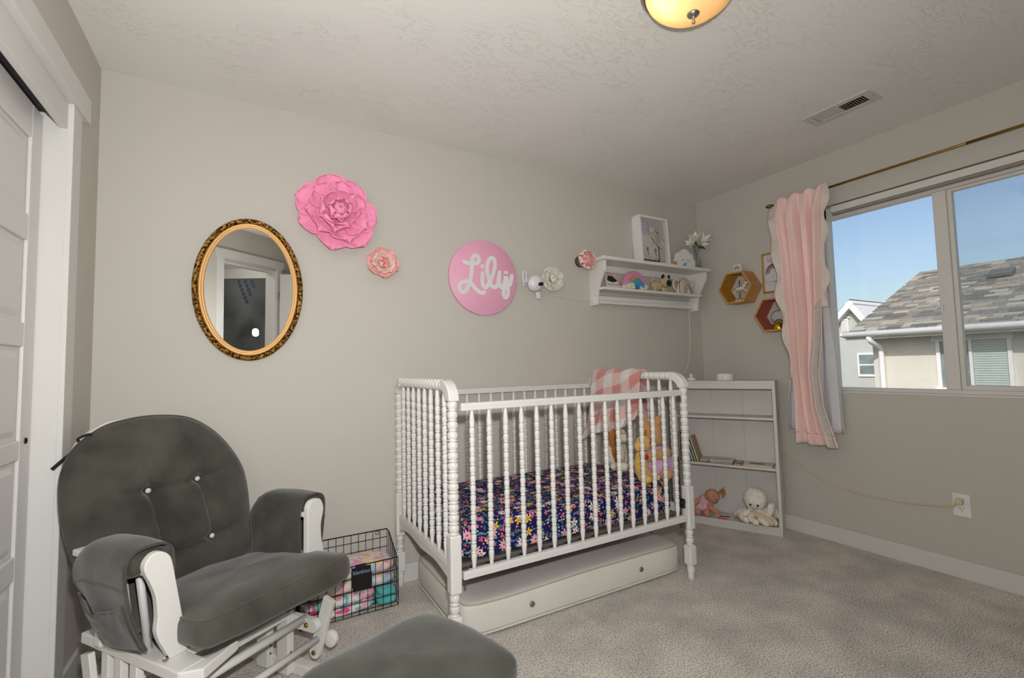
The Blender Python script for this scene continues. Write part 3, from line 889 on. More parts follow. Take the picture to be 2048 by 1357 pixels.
def ribbon(pts, hw, z0, z1):
    mb = MB(); n = len(pts)
    L, Rr = [], []
    for i, p in enumerate(pts):
        t = (Vector(pts[min(i + 1, n - 1)]) - Vector(pts[max(i - 1, 0)])).normalized()
        nn = Vector((-t.y, t.x, 0))
        L.append(Vector(p) + nn * hw); Rr.append(Vector(p) - nn * hw)
    for i in range(n - 1):
        a, b, c, d = Rr[i], Rr[i + 1], L[i + 1], L[i]
        vs = [(q.x, q.y, z) for z in (z0, z1) for q in (a, b, c, d)]
        dz = 0.00001 * i
        vs = [(a_, b_, c_ + (dz if c_ == z1 else 0)) for a_, b_, c_ in vs]
        mb.add(vs, [(4, 5, 6, 7), (0, 1, 5, 4), (2, 3, 7, 6)])
    for e in (pts[0], pts[-1]):
        mb.prism([(e[0] + hw * math.cos(PI * k / 12), e[1] + hw * math.sin(PI * k / 12)) for k in range(24)], z0, z1 - 0.00003 if e is pts[0] else z1 + 0.00001 * n)
    return mb
for k, s_ in enumerate(strokes):
    P_ = catmull([(*sgp(*p), 0) for p in s_], 8)
    ribbon(P_, 0.0122, 0.0205, 0.0222 + 0.0004 * k).build('letter_stroke', M['letter'], sg)
dx, dy = sgp(577, 480)
MB().prism([(dx + 0.0125 * math.cos(PI * k / 12), dy + 0.0125 * math.sin(PI * k / 12)) for k in range(24)], 0.0205, 0.0222).build('letter_dot', M['letter'], sg)

# ------------------------------------------------------------------ baby monitor camera
mc = empty('baby_monitor', 'white wall-mounted baby monitor camera with black lens and antenna', 'camera', (1.572, YB, 1.660), BACKROT)
M['gloss'] = mat('gloss_white_plastic', C(226, 226, 230), 0.25, coat=0.3)
MB().ell((0.0, -0.004, 0.055), (0.058, 0.052, 0.040), 24, 14, Euler((R(10), R(8), R(20)))).build('body', M['gloss'], mc)
MB().ell((0.022, -0.012, 0.086), (0.028, 0.013, 0.012), 18, 10, Euler((R(20), R(20), R(12)))).build('lens_window', mat('black_gloss', C(10, 10, 12), 0.1), mc)
MB().tube([(-0.052, 0.0, 0.04), (-0.060, 0.05, 0.042)], 0.004, 8).build('antenna', M['gloss'], mc)
an = catmull([(-0.068, -0.005, 0.03), (-0.076, 0.03, 0.03), (-0.072, 0.066, 0.03), (-0.056, 0.068, 0.03), (-0.052, 0.035, 0.03), (-0.055, 0.0, 0.03)], 5)
MB().tube(an, 0.0055, 8).build('loop_antenna', M['gloss'], mc)
MB().tube([(-0.085, -0.018, 0.03), (-0.05, -0.014, 0.032)], [0.005, 0.004], 8).build('pivot', M['gloss'], mc)
MB().box(-0.02, 0.02, -0.02, 0.03, 0.0, 0.03).build('bracket', M['gloss'], mc, bevel=0.004)
tg = MB().grid(lambda u, v: (0.004 + u * 0.034 + 0.006 * v, -0.050 - v * 0.052, 0.045 + 0.006 * math.sin(v * 3)), 4, 6).build('paper_tag', mat('white_tag', C(226, 224, 220), 0.7), mc, solid=0.001)
M['orange'] = mat('orange_print', C(206, 92, 40), 0.6)
MB().grid(lambda u, v: (0.004 + u * 0.035, -0.053 - v * 0.006 - 0.004 * u, 0.0472 + 0.001 * v), 3, 1).build('tag_stripe', M['orange'], tg, solid=0.0006)
MB().box(0.028, 0.042, -0.034, -0.029, 0.046, 0.066).build('cord_stripe', M['orange'], mc)

# ------------------------------------------------------------------ wall shelf
SX0, SX1, SZT = 2.052, 3.085, 1.856
ws = empty('wall_shelf', 'white painted two-tier wall shelf with curved brackets in the corner', 'shelf', ((SX0 + SX1) / 2, YB, 1.54))
sw = (SX1 - SX0) / 2
def SB(x0, x1, d0, d1, z0, z1): return MB().box(x0, x1, -d1, -d0, z0 - 1.54, z1 - 1.54)
SB(-sw - 0.022, sw + 0.022, 0, 0.178, 1.832, SZT).build('top_board', M['white'], ws, bevel=0.005)
side = [(0.0, 1.832), (0.158, 1.832), (0.156, 1.79), (0.150, 1.765)]
for i in range(9):
    t_ = i / 8
    side.append((0.150 - 0.048 * t_ - 0.022 * math.sin(t_ * PI * 0.5), 1.765 - 0.125 * t_ + 0.0))
for i in range(1, 8):
    t_ = i / 7
    side.append((0.080 - 0.012 * math.sin(t_ * PI * 0.5), 1.64 - 0.10 * t_))
side.append((0.0, 1.54))
for sx in (-sw, sw - 0.022):
    pm = MB().prism([(-a, z - 1.54) for a, z in side], sx, sx + 0.022, 'yz')
    pm.build('side_bracket', M['white'], ws, bevel=0.003)
SB(-sw + 0.022, sw - 0.022, 0.0, 0.118, 1.642, 1.660).build('lower_board', M['white'], ws, bevel=0.003)
SB(-sw + 0.022, sw - 0.022, 0.0, 0.016, 1.785, 1.832).build('back_rail', M['white'], ws, bevel=0.002)
SB(-sw + 0.022, sw - 0.022, 0.018, 0.040, 1.555, 1.608).build('hanging_rail', M['white'], ws, bevel=0.003)
for sx in (-sw - 0.004, sw - 0.024):
    SB(sx, sx + 0.028, 0.012, 0.050, 1.552, 1.60).build('rail_end', M['white'], ws, bevel=0.004)
# --- on the top board
sb = empty('shadow_box_frame', 'white shadow-box frame with lilac hat and birth keepsakes on the shelf top', 'frame', (2.62, YB - 0.05, SZT), (R(-3), 0, 0))
fw, fh, fd = 0.295, 0.372, 0.082
M['framewhite'] = mat('white_frame_lacquer', C(232, 232, 230), 0.4)
f = MB()
f.box(-fw / 2, fw / 2, -fd + 0.04, 0.04, 0, 0.018).box(-fw / 2, fw / 2, -fd + 0.04, 0.04, fh - 0.018, fh)
f.box(-fw / 2, -fw / 2 + 0.018, -fd + 0.04, 0.04, 0.018, fh - 0.018).box(fw / 2 - 0.018, fw / 2, -fd + 0.04, 0.04, 0.018, fh - 0.018)
f.build('frame', M['framewhite'], sb, bevel=0.002)
by = -0.012
MB().box(-fw / 2 + 0.018, fw / 2 - 0.018, by, by + 0.008, 0.018, fh - 0.018).build('backing_board', mat('grey_mat_board', C(196, 190, 180), 0.8), sb)
MB().box(-fw / 2 + 0.018, fw / 2 - 0.018, -0.038, -0.036, 0.018, fh - 0.018).build('glass_pane', glass_mat('frame_glass', (0.98, 0.985, 0.98, 1), 0.03), sb)
navy = mat('navy_card', C(24, 28, 52), 0.7)
MB().box(-0.112, 0.062, by - 0.004, by, 0.030, 0.268).build('navy_card', navy, sb)
paper = mat('white_paper', C(220, 216, 206), 0.8)
ink = mat('grey_ink', C(130, 122, 116), 0.8)
MB().prism([(-0.104, 0.056), (-0.094, 0.046), (0.038, 0.046), (0.048, 0.056), (0.048, 0.246), (0.034, 0.258), (-0.10, 0.258), (-0.104, 0.25)], by - 0.006, by - 0.004, 'xz').build('certificate', paper, sb)
for k, (fxp, s_) in enumerate(((-0.062, 1), (0.020, -1))):
    MB().ell((fxp, by - 0.0065, 0.122), (0.012, 0.0006, 0.018), 12, 6).ell((fxp + 0.004 * s_, by - 0.0065, 0.098), (0.006, 0.0006, 0.012), 10, 6).ell((fxp + 0.006, by - 0.0065, 0.085), (0.006, 0.0006, 0.008), 10, 6).build('footprint', ink, sb)
for zz, x0, x1 in ((0.068, -0.10, -0.06), (0.066, -0.05, -0.02), (0.060, 0.0, 0.045), (0.054, -0.06, -0.03), (0.053, 0.015, 0.05)):
    MB().box(x0, x1, by - 0.0068, by - 0.006, zz, zz + 0.003).build('printed_line', ink, sb)
hat = MB().rbox((0, 0, 0), (0.046, 0.022, 0.040), (2.6, 2.2), 20, 12)
hat.mt = Matrix.Identity(4)
lil = mat('lilac_knit', C(206, 178, 204), 0.9, bump=(160, 0.5), var=(60, 0.08), sheen=0.3)
ht = MB(); ht.mt = Matrix.Translation((-0.092, by - 0.013, 0.285)) @ Matrix.Rotation(R(14), 4, 'Y')
ht.rbox((0, 0, 0.010), (0.046, 0.011, 0.044), (2.6, 2.2), 20, 12).build('knit_hat', lil, sb)
hb_ = MB(); hb_.mt = Matrix.Translation((-0.088, by - 0.012, 0.250)) @ Matrix.Rotation(R(14), 4, 'Y')
hb_.rbox((0, 0, 0), (0.054, 0.0115, 0.022), (3, 3), 20, 8).build('hat_brim', lil, sb)
onesie = mat('white_knit', C(216, 212, 202), 0.9, bump=(120, 0.4), var=(40, 0.06))
MB().rbox((-0.058, by - 0.011, 0.195), (0.058, 0.006, 0.058), (3, 3), 20, 10).rbox((-0.01, by - 0.012, 0.275), (0.030, 0.007, 0.024), (2.5, 2.5), 14, 8).build('baby_garment', onesie, sb)
band = MB(); band.mt = Matrix.Translation((0.040, by - 0.0205, 0.196)) @ Matrix.Rotation(R(42), 4, 'Y')
bd = band.box(-0.060, 0.060, -0.0006, 0.0006, -0.034, 0.034).build('hospital_card', paper, sb)
red = mat('crimson_stripe', C(176, 48, 74), 0.7)
for zz in (-0.036, 0.032):
    q = MB(); q.mt = band.mt; q.box(-0.062, 0.062, -0.0014, 0.0014, zz, zz + 0.004).build('card_stripe', red, bd)
for zz, a, b in ((0.016, -0.045, 0.02), (0.004, -0.05, 0.04), (-0.006, -0.048, 0.03), (-0.018, -0.03, 0.05)):
    q = MB(); q.mt = band.mt; q.box(a, b, -0.0016, -0.0006, zz, zz + 0.004).build('card_line', ink, bd)
# cloud
cd = empty('smiling_cloud', 'white wooden cloud with sleeping smiling face on the shelf top', 'decoration', (2.905, YB - 0.10, SZT))
def cloud_poly(s_):
    cs = [(-0.066, 0.046, 0.046), (-0.060, 0.082, 0.040), (0.0, 0.095, 0.056), (0.054, 0.084, 0.038), (0.066, 0.046, 0.046)]
    pts = []
    for i in range(160):
        a = 2 * PI * i / 160
        d = Vector((math.cos(a), math.sin(a)))
        best = 0.0
        o = Vector((0, 0.06))
        for (cx, cz, r_) in cs:
            cc = Vector((cx, cz)) - o
            b_ = d.dot(cc); disc = b_ * b_ - cc.length_squared + r_ * r_
            if disc > 0: best = max(best, b_ + math.sqrt(disc))
        p = o + d * best if best > 0 else o + d * 0.06
        if p.y < 0.0:
            p = o + d * (0.06 / -d.y)
        pts.append((p.x * s_, p.y * s_))
    return pts
MB().prism(cloud_poly(0.99), -0.009, 0.009, 'xz').build('cloud_board', M['framewhite'], cd, bevel=0.002)
def arc_tube(c, r_, a0, a1, y, rad, n=10, sz=1.0):
    return [(c[0] + r_ * math.cos(a0 + (a1 - a0) * i / n), y, c[1] + r_ * sz * math.sin(a0 + (a1 - a0) * i / n)) for i in range(n + 1)]
dk = mat('charcoal_print', C(70, 66, 66), 0.7)
for ex in (-0.025, 0.030):
    e = MB().tube(arc_tube((ex, 0.073), 0.013, PI * 1.12, PI * 1.88, -0.0092, 0.001, sz=0.8), 0.0013, 6)
    for k in range(4):
        a = PI * (1.2 + 0.2 * k)
        e.tube([(ex + 0.013 * math.cos(a), -0.0092, 0.073 + 0.0104 * math.sin(a)), (ex + 0.018 * math.cos(a), -0.0092, 0.073 + 0.016 * math.sin(a))], 0.001, 5)
    e.build('closed_eye', dk, cd)
    MB().ell((ex + (-0.018 if ex < 0 else 0.018), -0.009, 0.054), (0.009, 0.0006, 0.0055), 12, 6).build('cheek', mat('pink_cheek', C(236, 190, 186), 0.8), cd)
MB().tube(arc_tube((0.003, 0.050), 0.012, PI * 1.1, PI * 1.9, -0.0092, 0.001), 0.0013, 6).build('mouth', dk, cd)
# little wooden arch behind the cloud
la = empty('wooden_arch_toy', 'small tan wooden arch toy on a pale base left of the cloud', 'toy', (2.770, YB - 0.122, SZT))
ap = [(0.020 * math.cos(PI * i / 12), 0.008 + 0.032 * math.sin(PI * i / 12)) for i in range(13)] + [(-0.009, 0.008)] + [(0.009 * math.cos(PI - PI * i / 8), 0.008 + 0.012 * math.sin(PI * i / 8)) for i in range(1, 8)] + [(0.009, 0.008)]
MB().prism(ap, -0.008, 0.008, 'xz').build('arch', mat('honey_wood', C(204, 150, 84), 0.6), la, bevel=0.001)
MB().box(-0.028, 0.028, -0.012, 0.012, 0, 0.008).build('base', mat('pale_pebble', C(214, 198, 184), 0.7), la, bevel=0.002)
# vase with lilies
vs_ = empty('lily_vase', 'glass vase with silver sequins and white lilies at the shelf end', 'vase', (3.062, YB - 0.085, SZT))
vg = glass_mat('vase_glass', (0.93, 0.95, 0.94, 1), 0.06)
MB().lathe([(0.0, 0.0), (0.034, 0.0), (0.038, 0.010), (0.038, 0.065), (0.030, 0.095), (0.020, 0.115), (0.019, 0.14), (0.024, 0.165), (0.022, 0.165), (0.017, 0.14), (0.018, 0.116), (0.028, 0.094), (0.035, 0.065), (0.035, 0.010), (0.0, 0.006)], 24, cap=False).build('glass_body', vg, vs_)
sq = MB(); q = random.Random(2)
for i in range(150):
    a = q.random() * 2 * PI; r_ = 0.012 + 0.0205 * math.sqrt(q.random()); z = 0.010 + q.random() * 0.062
    mt_ = Matrix.Translation((r_ * math.cos(a), r_ * math.sin(a), z)) @ Euler((q.random() * 6, q.random() * 6, 0)).to_matrix().to_4x4()
    sq.mt = mt_; sq.lathe([(0.0048, -0.0004), (0.0048, 0.0004)], 7)
sqo = sq.build('sequins', mat('silver_sequins', C(200, 206, 200), 0.15, metal=1.0), vs_); sqo['kind'] = 'stuff'
leafm = mat('lily_leaf', C(62, 92, 38), 0.5, var=(30, 0.2)); lily = mat('lily_white', C(236, 234, 222), 0.55, var=(20, 0.04))
stm = MB()
heads = [((-0.020, -0.015, 0.225), (-0.55, -0.35, 0.8), 1.0), ((0.030, -0.030, 0.222), (0.45, -0.55, 0.85), 1.1), ((-0.050, -0.012, 0.195), (-0.95, -0.2, 0.25), 0.85), ((0.055, 0.0, 0.210), (0.95, -0.2, 0.35), 0.85), ((0.0, 0.02, 0.232), (0.05, 0.1, 1.0), 0.9)]
for (p, d, s_) in heads:
    stm.tube(catmull([(0.004 * d[0], 0.004 * d[1], 0.02), (0.006 * d[0], 0.005 * d[1], 0.13), (p[0] * 0.7, p[1] * 0.7, 0.18), p], 4), 0.0022, 6)
stm.build('stem', leafm, vs_)
def lily_petal():
    m = MB()
    def fn(u, v):
        uu = u * 2 - 1
        hw = 0.017 * math.sin(PI * min(1, 0.08 + 0.9 * v)) ** 0.8 * (1 - 0.2 * v)
        return (uu * hw, 0.004 + 0.030 * v + 0.018 * v ** 3, 0.070 * v - 0.022 * max(0, v - 0.6) ** 1.5 - 0.006 * (1 - uu * uu) * math.sin(PI * v))
    return m.grid(fn, 6, 8).mesh('petal', lily)
lpm = lily_petal(); ST_M = mat('ochre_stamen', C(170, 150, 60), 0.7)
for (p, d, s_) in heads:
    qd = Vector(d).normalized().to_track_quat('Z', 'Y').to_matrix().to_4x4()
    fe = bpy.data.objects.new('blossom', MB().ell((0, 0, 0.006), (0.006, 0.006, 0.012), 10, 6).mesh('blossom', lily)); COL.objects.link(fe); fe.parent = vs_
    fe.matrix_local = Matrix.Translation(p) @ qd @ Matrix.Scale(s_, 4)
    for k in range(6):
        o = link(lpm, 'petal', fe, solid=0.0008)
        o.matrix_local = Matrix.Rotation(k * PI / 3, 4, 'Z') @ Matrix.Rotation(R(-8 if k % 2 else 6), 4, 'X')
    for k in range(4):
        a = k * 1.6
        MB().tube([(0, 0, 0.01), (0.006 * math.cos(a), 0.006 * math.sin(a), 0.045)], 0.001, 5).ell((0.006 * math.cos(a), 0.006 * math.sin(a), 0.046), (0.002, 0.002, 0.004), 6, 5).build('stamen', ST_M, fe)
def leaf(l_, w_):
    m = MB()
    return m.grid(lambda u, v: ((u * 2 - 1) * w_ * math.sin(PI * min(1, 0.05 + 0.95 * v)), l_ * v, -0.02 * v * v + 0.006 * abs(u * 2 - 1)), 4, 8).mesh('leaf', leafm)
for (p, rot_, l_) in (((0.015, -0.01, 0.19), (R(6), 0, R(-82)), 0.105), ((-0.008, -0.030, 0.180), (R(55), 0, R(62)), 0.075), ((-0.01, -0.02, 0.20), (R(60), 0, R(40)), 0.05), ((0.02, 0.0, 0.18), (R(20), 0, R(-100)), 0.05)):
    o = link(leaf(l_, 0.011), 'leaf', vs_, solid=0.0008); o.location = p; o.rotation_euler = rot_
# --- on the lower board
LZ = 1.660
ph = empty('ultrasound_frame', 'pink-bordered ultrasound photo card leaning on the lower shelf', 'photo', (2.205, YB - 0.075, LZ), (R(-20), 0, 0))
MB().prism([(-0.070, 0.0), (0.072, 0.0), (0.048, 0.118), (-0.048, 0.118)], -0.006, 0.004, 'xz').build('card', mat('pale_pink_card', C(228, 196, 206), 0.6), ph, bevel=0.001)
MB().prism([(-0.062, 0.010), (0.050, 0.010), (0.030, 0.108), (-0.040, 0.108)], -0.0068, -0.006, 'xz').build('white_panel', paper, ph)
fan = [(-0.030, 0.098), (0.012, 0.098)] + [(0.046 - i * 0.0115, 0.060 - 0.014 * math.sin(PI * i / 8)) for i in range(9)]
MB().prism(list(reversed(fan)), -0.0078, -0.0068, 'xz').build('ultrasound_image', mat('ultrasound_black', C(34, 30, 30), 0.5, var=(70, 0.8)), ph)
q = random.Random(4)
for i in range(14):
    t_ = i / 13
    x, z = (-0.04 + 0.10 * t_ * 1.6, 0.108) if t_ < 0.5 else (0.034 + 0.026 * (t_ - 0.5) * 2, 0.104 - 0.07 * (t_ - 0.5) * 2)
    MB().ell((x, -0.0072, z), (0.005, 0.0006, 0.0045), 8, 5).build('printed_rose', mat('coral_print', C(214, 92, 86), 0.7), ph)
for k in range(9):
    MB().box(-0.052 + k * 0.012, -0.044 + k * 0.012, -0.0074, -0.0068, 0.022 + 0.003 * (k % 2), 0.029 + 0.004 * ((k + 1) % 2)).build('printed_word', mat('sepia_ink', C(150, 104, 96), 0.7), ph)
def fuzz(name, c, sc=90, st=0.9):
    return mat(name, c, 0.95, spec=0.1, bump=(sc, st, 4), var=(sc * 0.5, 0.14), sheen=0.4)
rb = empty('rainbow_plush', 'fluffy rainbow plush with white cloud base on the lower shelf', 'toy', (2.408, YB - 0.064, LZ))
for k, (r_, c, tk) in enumerate(((0.098, C(232, 142, 182), 0.026), (0.075, C(242, 140, 60), 0.010), (0.064, C(160, 190, 70), 0.008), (0.054, C(40, 160, 160), 0.009), (0.042, C(50, 150, 200), 0.012))):
    pts = [(r_ * 0.92 * math.cos(PI * i / 14), -0.012 * k, 0.018 + r_ * math.sin(PI * i / 14)) for i in range(15)]
    MB().tube(pts, tk, 10).build('rainbow_band', fuzz('plush_band', c, 140, 1.0), rb)
MB().ell((0, -0.040, 0.044), (0.024, 0.012, 0.036), 14, 10).build('blue_center', fuzz('plush_blue', C(46, 142, 196), 140), rb)
MB().ell((-0.03, 0.02, 0.05), (0.075, 0.028, 0.052), 16, 10).build('back_body', fuzz('plush_pink_back', C(228, 160, 194), 120), rb)
for cx, r_ in ((-0.074, 0.024), (-0.044, 0.027), (0.044, 0.027), (0.074, 0.024), (-0.104, 0.02)):
    MB().ell((cx, -0.030 if cx > -0.1 else -0.005, r_ * 0.95), (r_, 0.022, r_ * 0.95), 14, 8).build('cloud_puff', fuzz('plush_cream', C(232, 226, 204), 140), rb)
pg = empty('pug_plush', 'small tan pug plush with black muzzle and ears on the lower shelf', 'toy', (2.662, YB - 0.064, LZ))
tan = fuzz('tan_plush', C(206, 178, 140), 130); blk = fuzz('black_plush', C(26, 23, 22), 120, 0.5)
MB().ell((-0.030, 0.0, 0.046), (0.054, 0.030, 0.036), 16, 10).build('body', tan, pg)
MB().ell((0.044, -0.014, 0.082), (0.042, 0.034, 0.040), 18, 12).build('head', tan, pg)
MB().ell((0.058, -0.042, 0.070), (0.030, 0.018, 0.024), 16, 10).build('muzzle', blk, pg)
for sx, rz in ((0.012, 0.5), (0.076, -0.5)):
    MB().ell((sx, -0.026, 0.118), (0.014, 0.007, 0.018), 12, 8, Euler((R(10), rz, 0))).build('ear', blk, pg)
for ex in (0.036, 0.074):
    MB().ell((ex, -0.046, 0.086), (0.006, 0.004, 0.006), 10, 8).build('eye', mat('amber_eye', C(120, 80, 30), 0.1), pg)
for (lx, ly) in ((-0.068, -0.016), (-0.055, 0.016), (0.012, -0.026), (0.036, -0.018)):
    MB().ell((lx, ly, 0.020), (0.016, 0.014, 0.020), 12, 8).build('leg', tan, pg)
MB().tube(catmull([(-0.075, 0.0, 0.06), (-0.088, -0.01, 0.085), (-0.075, -0.015, 0.10), (-0.066, -0.01, 0.086)], 4), 0.009, 8).build('tail', tan, pg)
tp = empty('rainbow_pitcher', 'cream ceramic pitcher with painted rainbow arches on the lower shelf', 'pitcher', (2.930, YB - 0.062, LZ))
cer = mat('cream_ceramic', C(224, 216, 198), 0.25, coat=0.4)
def pfn(u, v):
    a = 2 * PI * u; t_ = PI * v
    x = 0.086 * math.cos(t_ * 0.5 - 0.0) ** 0.75 if v < 0.999 else 0.0
    return (max(x, 0.0005) * math.cos(a), max(x, 0.0005) * 0.52 * math.sin(a), 0.002 + 0.135 * v)
MB().grid(pfn, 32, 18, closeu=True).add([(0.086 * math.cos(2 * PI * i / 32), 0.0447 * math.sin(2 * PI * i / 32), 0.002) for i in range(32)], [tuple(range(31, -1, -1))]).build('body', cer, tp)
bands = [(0.074, 0.120, C(150, 74, 70)), (0.064, 0.106, C(206, 160, 150)), (0.054, 0.091, C(214, 164, 84)), (0.044, 0.076, C(110, 150, 160)), (0.034, 0.060, C(92, 96, 92)), (0.023, 0.043, C(130, 100, 116))]
for (rx, rz, c) in bands:
    pts = []
    for i in range(33):
        a = PI * i / 32
        x, z = rx * math.cos(a), 0.004 + rz * math.sin(a)
        vv = min(max((z - 0.002) / 0.135, 0), 0.995); R_ = 0.086 * math.cos(PI * vv * 0.5) ** 0.75
        s_ = max(0.0, 1 - (x / max(R_, 1e-4)) ** 2)
        pts.append((x, -0.52 * R_ * math.sqrt(s_) - 0.0002, z))
    MB().tube(pts, 0.0030, 6).build('painted_arch', mat('glaze_band', c, 0.3), tp)
MB().tube(catmull([(0.070, 0, 0.070), (0.098, 0, 0.088), (0.136, -0.004, 0.116)], 5), [0.019] * 5 + [0.015, 0.012, 0.010, 0.008, 0.006, 0.0045][:6], 12).build('spout', cer, tp)
MB().tube(catmull([(-0.056, 0, 0.104), (-0.092, 0, 0.112), (-0.118, 0, 0.082), (-0.104, 0, 0.042), (-0.074, 0, 0.026)], 6), 0.0095, 10).build('handle', cer, tp)
# ------------------------------------------------------------------ crib
CX0, CX1, CYF, CYB = 0.702, 2.025, 1.735, 2.485
CC = Vector(((CX0 + CX1) / 2, (CYF + CYB) / 2, 0))
crib = empty('spindle_crib', 'white bobbin-turned spindle crib along the back wall', 'crib', CC)
def bobbin(z0, z1, r_, n, t0=0.0, t1=0.0, ring=0.0052):
    """turned profile with n barrels between z0 and z1; t0/t1 are plain tapered ends"""
    pr = []
    if t0:
        pr += [(r_ * 0.55, z0), (r_ * 0.62, z0 + t0 * 0.15), (r_ * 0.98, z0 + t0 * 0.72), (r_ * 0.92, z0 + t0 * 0.92), (r_ * 0.64, z0 + t0)]
    a, b = z0 + t0, z1 - t1
    p = (b - a) / n
    for i in range(n):
        z = a + i * p
        pr += [(r_ * 0.64, z + 0.0004), (r_ * 0.98, z + ring * 0.35), (r_ * 1.03, z + ring * 0.6), (r_ * 0.98, z + ring * 0.9), (r_ * 0.64, z + ring * 1.25)]
        q = p - ring * 1.25
        for k in range(1, 5):
            t_ = k / 5
            pr.append((r_ * (0.84 + 0.16 * math.sin(PI * t_)), z + ring * 1.25 + q * t_))
    pr.append((r_ * 0.64, b))
    if t1:
        pr += [(r_ * 0.98, b + ring * 0.4), (r_ * 0.98, b + ring), (r_ * 0.8, b + ring * 1.3), (r_ * 0.98, b + t1 * 0.3), (r_ * 0.62, b + t1 * 0.85), (r_ * 0.55, b + t1)]
    return pr
M['crib'] = mat('white_crib_enamel', C(224, 222, 217), 0.33, var=(7, 0.02), bump=(50, 0.02))
W_ = M['crib']
post = MB().lathe(bobbin(0.484, 1.002, 0.0212, 13), 18)
post_low = MB().lathe(bobbin(0.178, 0.262, 0.0205, 2), 18)
blk = MB().box(-0.0235, 0.0235, -0.0235, 0.0235, 0.262, 0.484)
blk2 = MB().box(-0.0235, 0.0235, -0.0235, 0.0235, 0.078, 0.178)
foot = MB().lathe([(0.016, 0.0), (0.0155, 0.015), (0.0165, 0.04), (0.021, 0.060), (0.017, 0.064), (0.021, 0.070), (0.017, 0.0785)], 16)
pm_ = {'turned_shaft': post.mesh('turned_shaft', W_), 'turned_ankle': post_low.mesh('turned_ankle', W_), 'block': blk.mesh('block', W_), 'low_block': blk2.mesh('low_block', W_), 'foot': foot.mesh('foot', W_)}
def arc_mesh(sgn):
    m = MB()
    hw = 0.022
    vs, fs = [], []
    N = 12
    for i in range(N + 1):
        a = (PI / 2) * i / N
        y = 0.078 * (1 - math.cos(a)); z = 1.0 + 0.063 * math.sin(a)
        ty, tz = math.sin(a) * 0.078, math.cos(a) * 0.063
        L = math.hypot(ty, tz); ny, nz = -tz / L, ty / L
        for (dx, dn) in ((-hw, -hw), (hw, -hw), (hw, hw), (-hw, hw)):
            vs.append((dx, sgn * (y + ny * dn), z + nz * dn))
    for i in range(N):
        for k in range(4):
            k2 = (k + 1) % 4
            q = (i * 4 + k, i * 4 + k2, (i + 1) * 4 + k2, (i + 1) * 4 + k)
            fs.append(q if sgn > 0 else tuple(reversed(q)))
    e0, e1 = (3, 2, 1, 0), tuple(N * 4 + k for k in range(4))
    fs += [e0, e1] if sgn > 0 else [tuple(reversed(e0)), tuple(reversed(e1))]
    m.add(vs, fs, False)
    return m
arcs = {1: arc_mesh(1).mesh('corner_arc', W_), -1: arc_mesh(-1).mesh('corner_arc', W_)}
post_objs = {}
for px_, x in enumerate((CX0, CX1)):
    for py_, y in enumerate((CYF, CYB)):
        p0 = link(pm_['turned_shaft'], 'post', crib); p0.location = (x - CC.x, y - CC.y, 0)
        for k in ('block', 'low_block'):
            link(pm_[k], k, p0, bevel=0.007, bseg=2)
        link(pm_['turned_ankle'], 'turned_ankle', p0); link(pm_['foot'], 'foot', p0)
        link(arcs[1 if py_ == 0 else -1], 'corner_arc', p0, bevel=0.006, bseg=2)
barlen = CYB - CYF - 0.15
bar = MB().lathe(bobbin(-barlen / 2, barlen / 2, 0.0225, 15, ring=0.006), 18, axis='y').mesh('top_bar', W_)
esp = MB().lathe(bobbin(0.372, 1.046, 0.0118, 14, 0.066, 0.072), 14).mesh('end_spindle', W_)
fsp = MB().lathe(bobbin(0.334, 0.962, 0.0118, 13, 0.062, 0.070), 14).mesh('spindle', W_)
bsp = MB().lathe(bobbin(0.334, 0.985, 0.0118, 13, 0.062, 0.070), 14).mesh('spindle', W_)
apr = []
NA = 40
L_ = CYB - CYF - 0.044
for i in range(NA + 1):
    t_ = i / NA; s_ = abs(t_ - 0.5) * 2
    z = 0.325 - 0.012 * math.cos(s_ * PI * 1.0) * (1 - s_) - 0.028 * max(0, (s_ - 0.45) / 0.55) ** 1.3
    if s_ > 0.93: z = 0.297 - 0.02 * (s_ - 0.93) / 0.07
    apr.append((-L_ / 2 + L_ * t_, z))
apm = MB().prism(apr + [(L_ / 2, 0.374), (-L_ / 2, 0.374)], -0.011, 0.011, 'yz').mesh('apron', W_)
for x in (CX0, CX1):
    b_ = link(bar, 'top_bar', crib); b_.location = (x - CC.x, 0, 1.062)
    a_ = link(apm, 'apron', crib, bevel=0.002); a_.location = (x - CC.x, 0, 0)
    for k, zz in enumerate((0.360, 0.350)):
        for sx in (-1, 1):
            g_ = MB().box(-0.0012, 0.0012, -L_ / 2, L_ / 2, zz, zz + 0.004).build('apron_bead', W_, a_); g_.location = (sx * 0.0115, 0, 0)
    for i in range(8):
        s_ = link(esp, 'end_spindle', crib)
        s_.location = (x - CC.x, -0.375 + 0.75 * (i + 1) / 9, 0)
def rail(name, y, z0, z1, x0=CX0 + 0.034, x1=CX1 - 0.030):
    o = MB().box(x0 - CC.x, x1 - CC.x, y - CC.y - 0.013, y - CC.y + 0.013, z0, z1).build(name, W_, crib, bevel=0.003)
    MB().box(x0 - CC.x, x1 - CC.x, y - CC.y - 0.0145, y - CC.y - 0.013, z0 + 0.017, z0 + 0.021).build('rail_bead', W_, o)
    return o
rail('front_top_rail', CYF, 0.959, 0.990); rail('front_bottom_rail', CYF, 0.305, 0.336)
rail('back_top_rail', CYB - 0.004, 0.980, 1.010, CX0 + 0.025, CX1 - 0.025); rail('back_bottom_rail', CYB - 0.004, 0.305, 0.336, CX0 + 0.025, CX1 - 0.025)
for i in range(16):
    x = 0.786 + i * (1.945 - 0.786) / 15
    s_ = link(fsp, 'spindle', crib); s_.location = (x - CC.x, CYF - CC.y, 0)
    s_ = link(bsp, 'spindle', crib); s_.location = (x - CC.x, CYB - 0.004 - CC.y, 0)
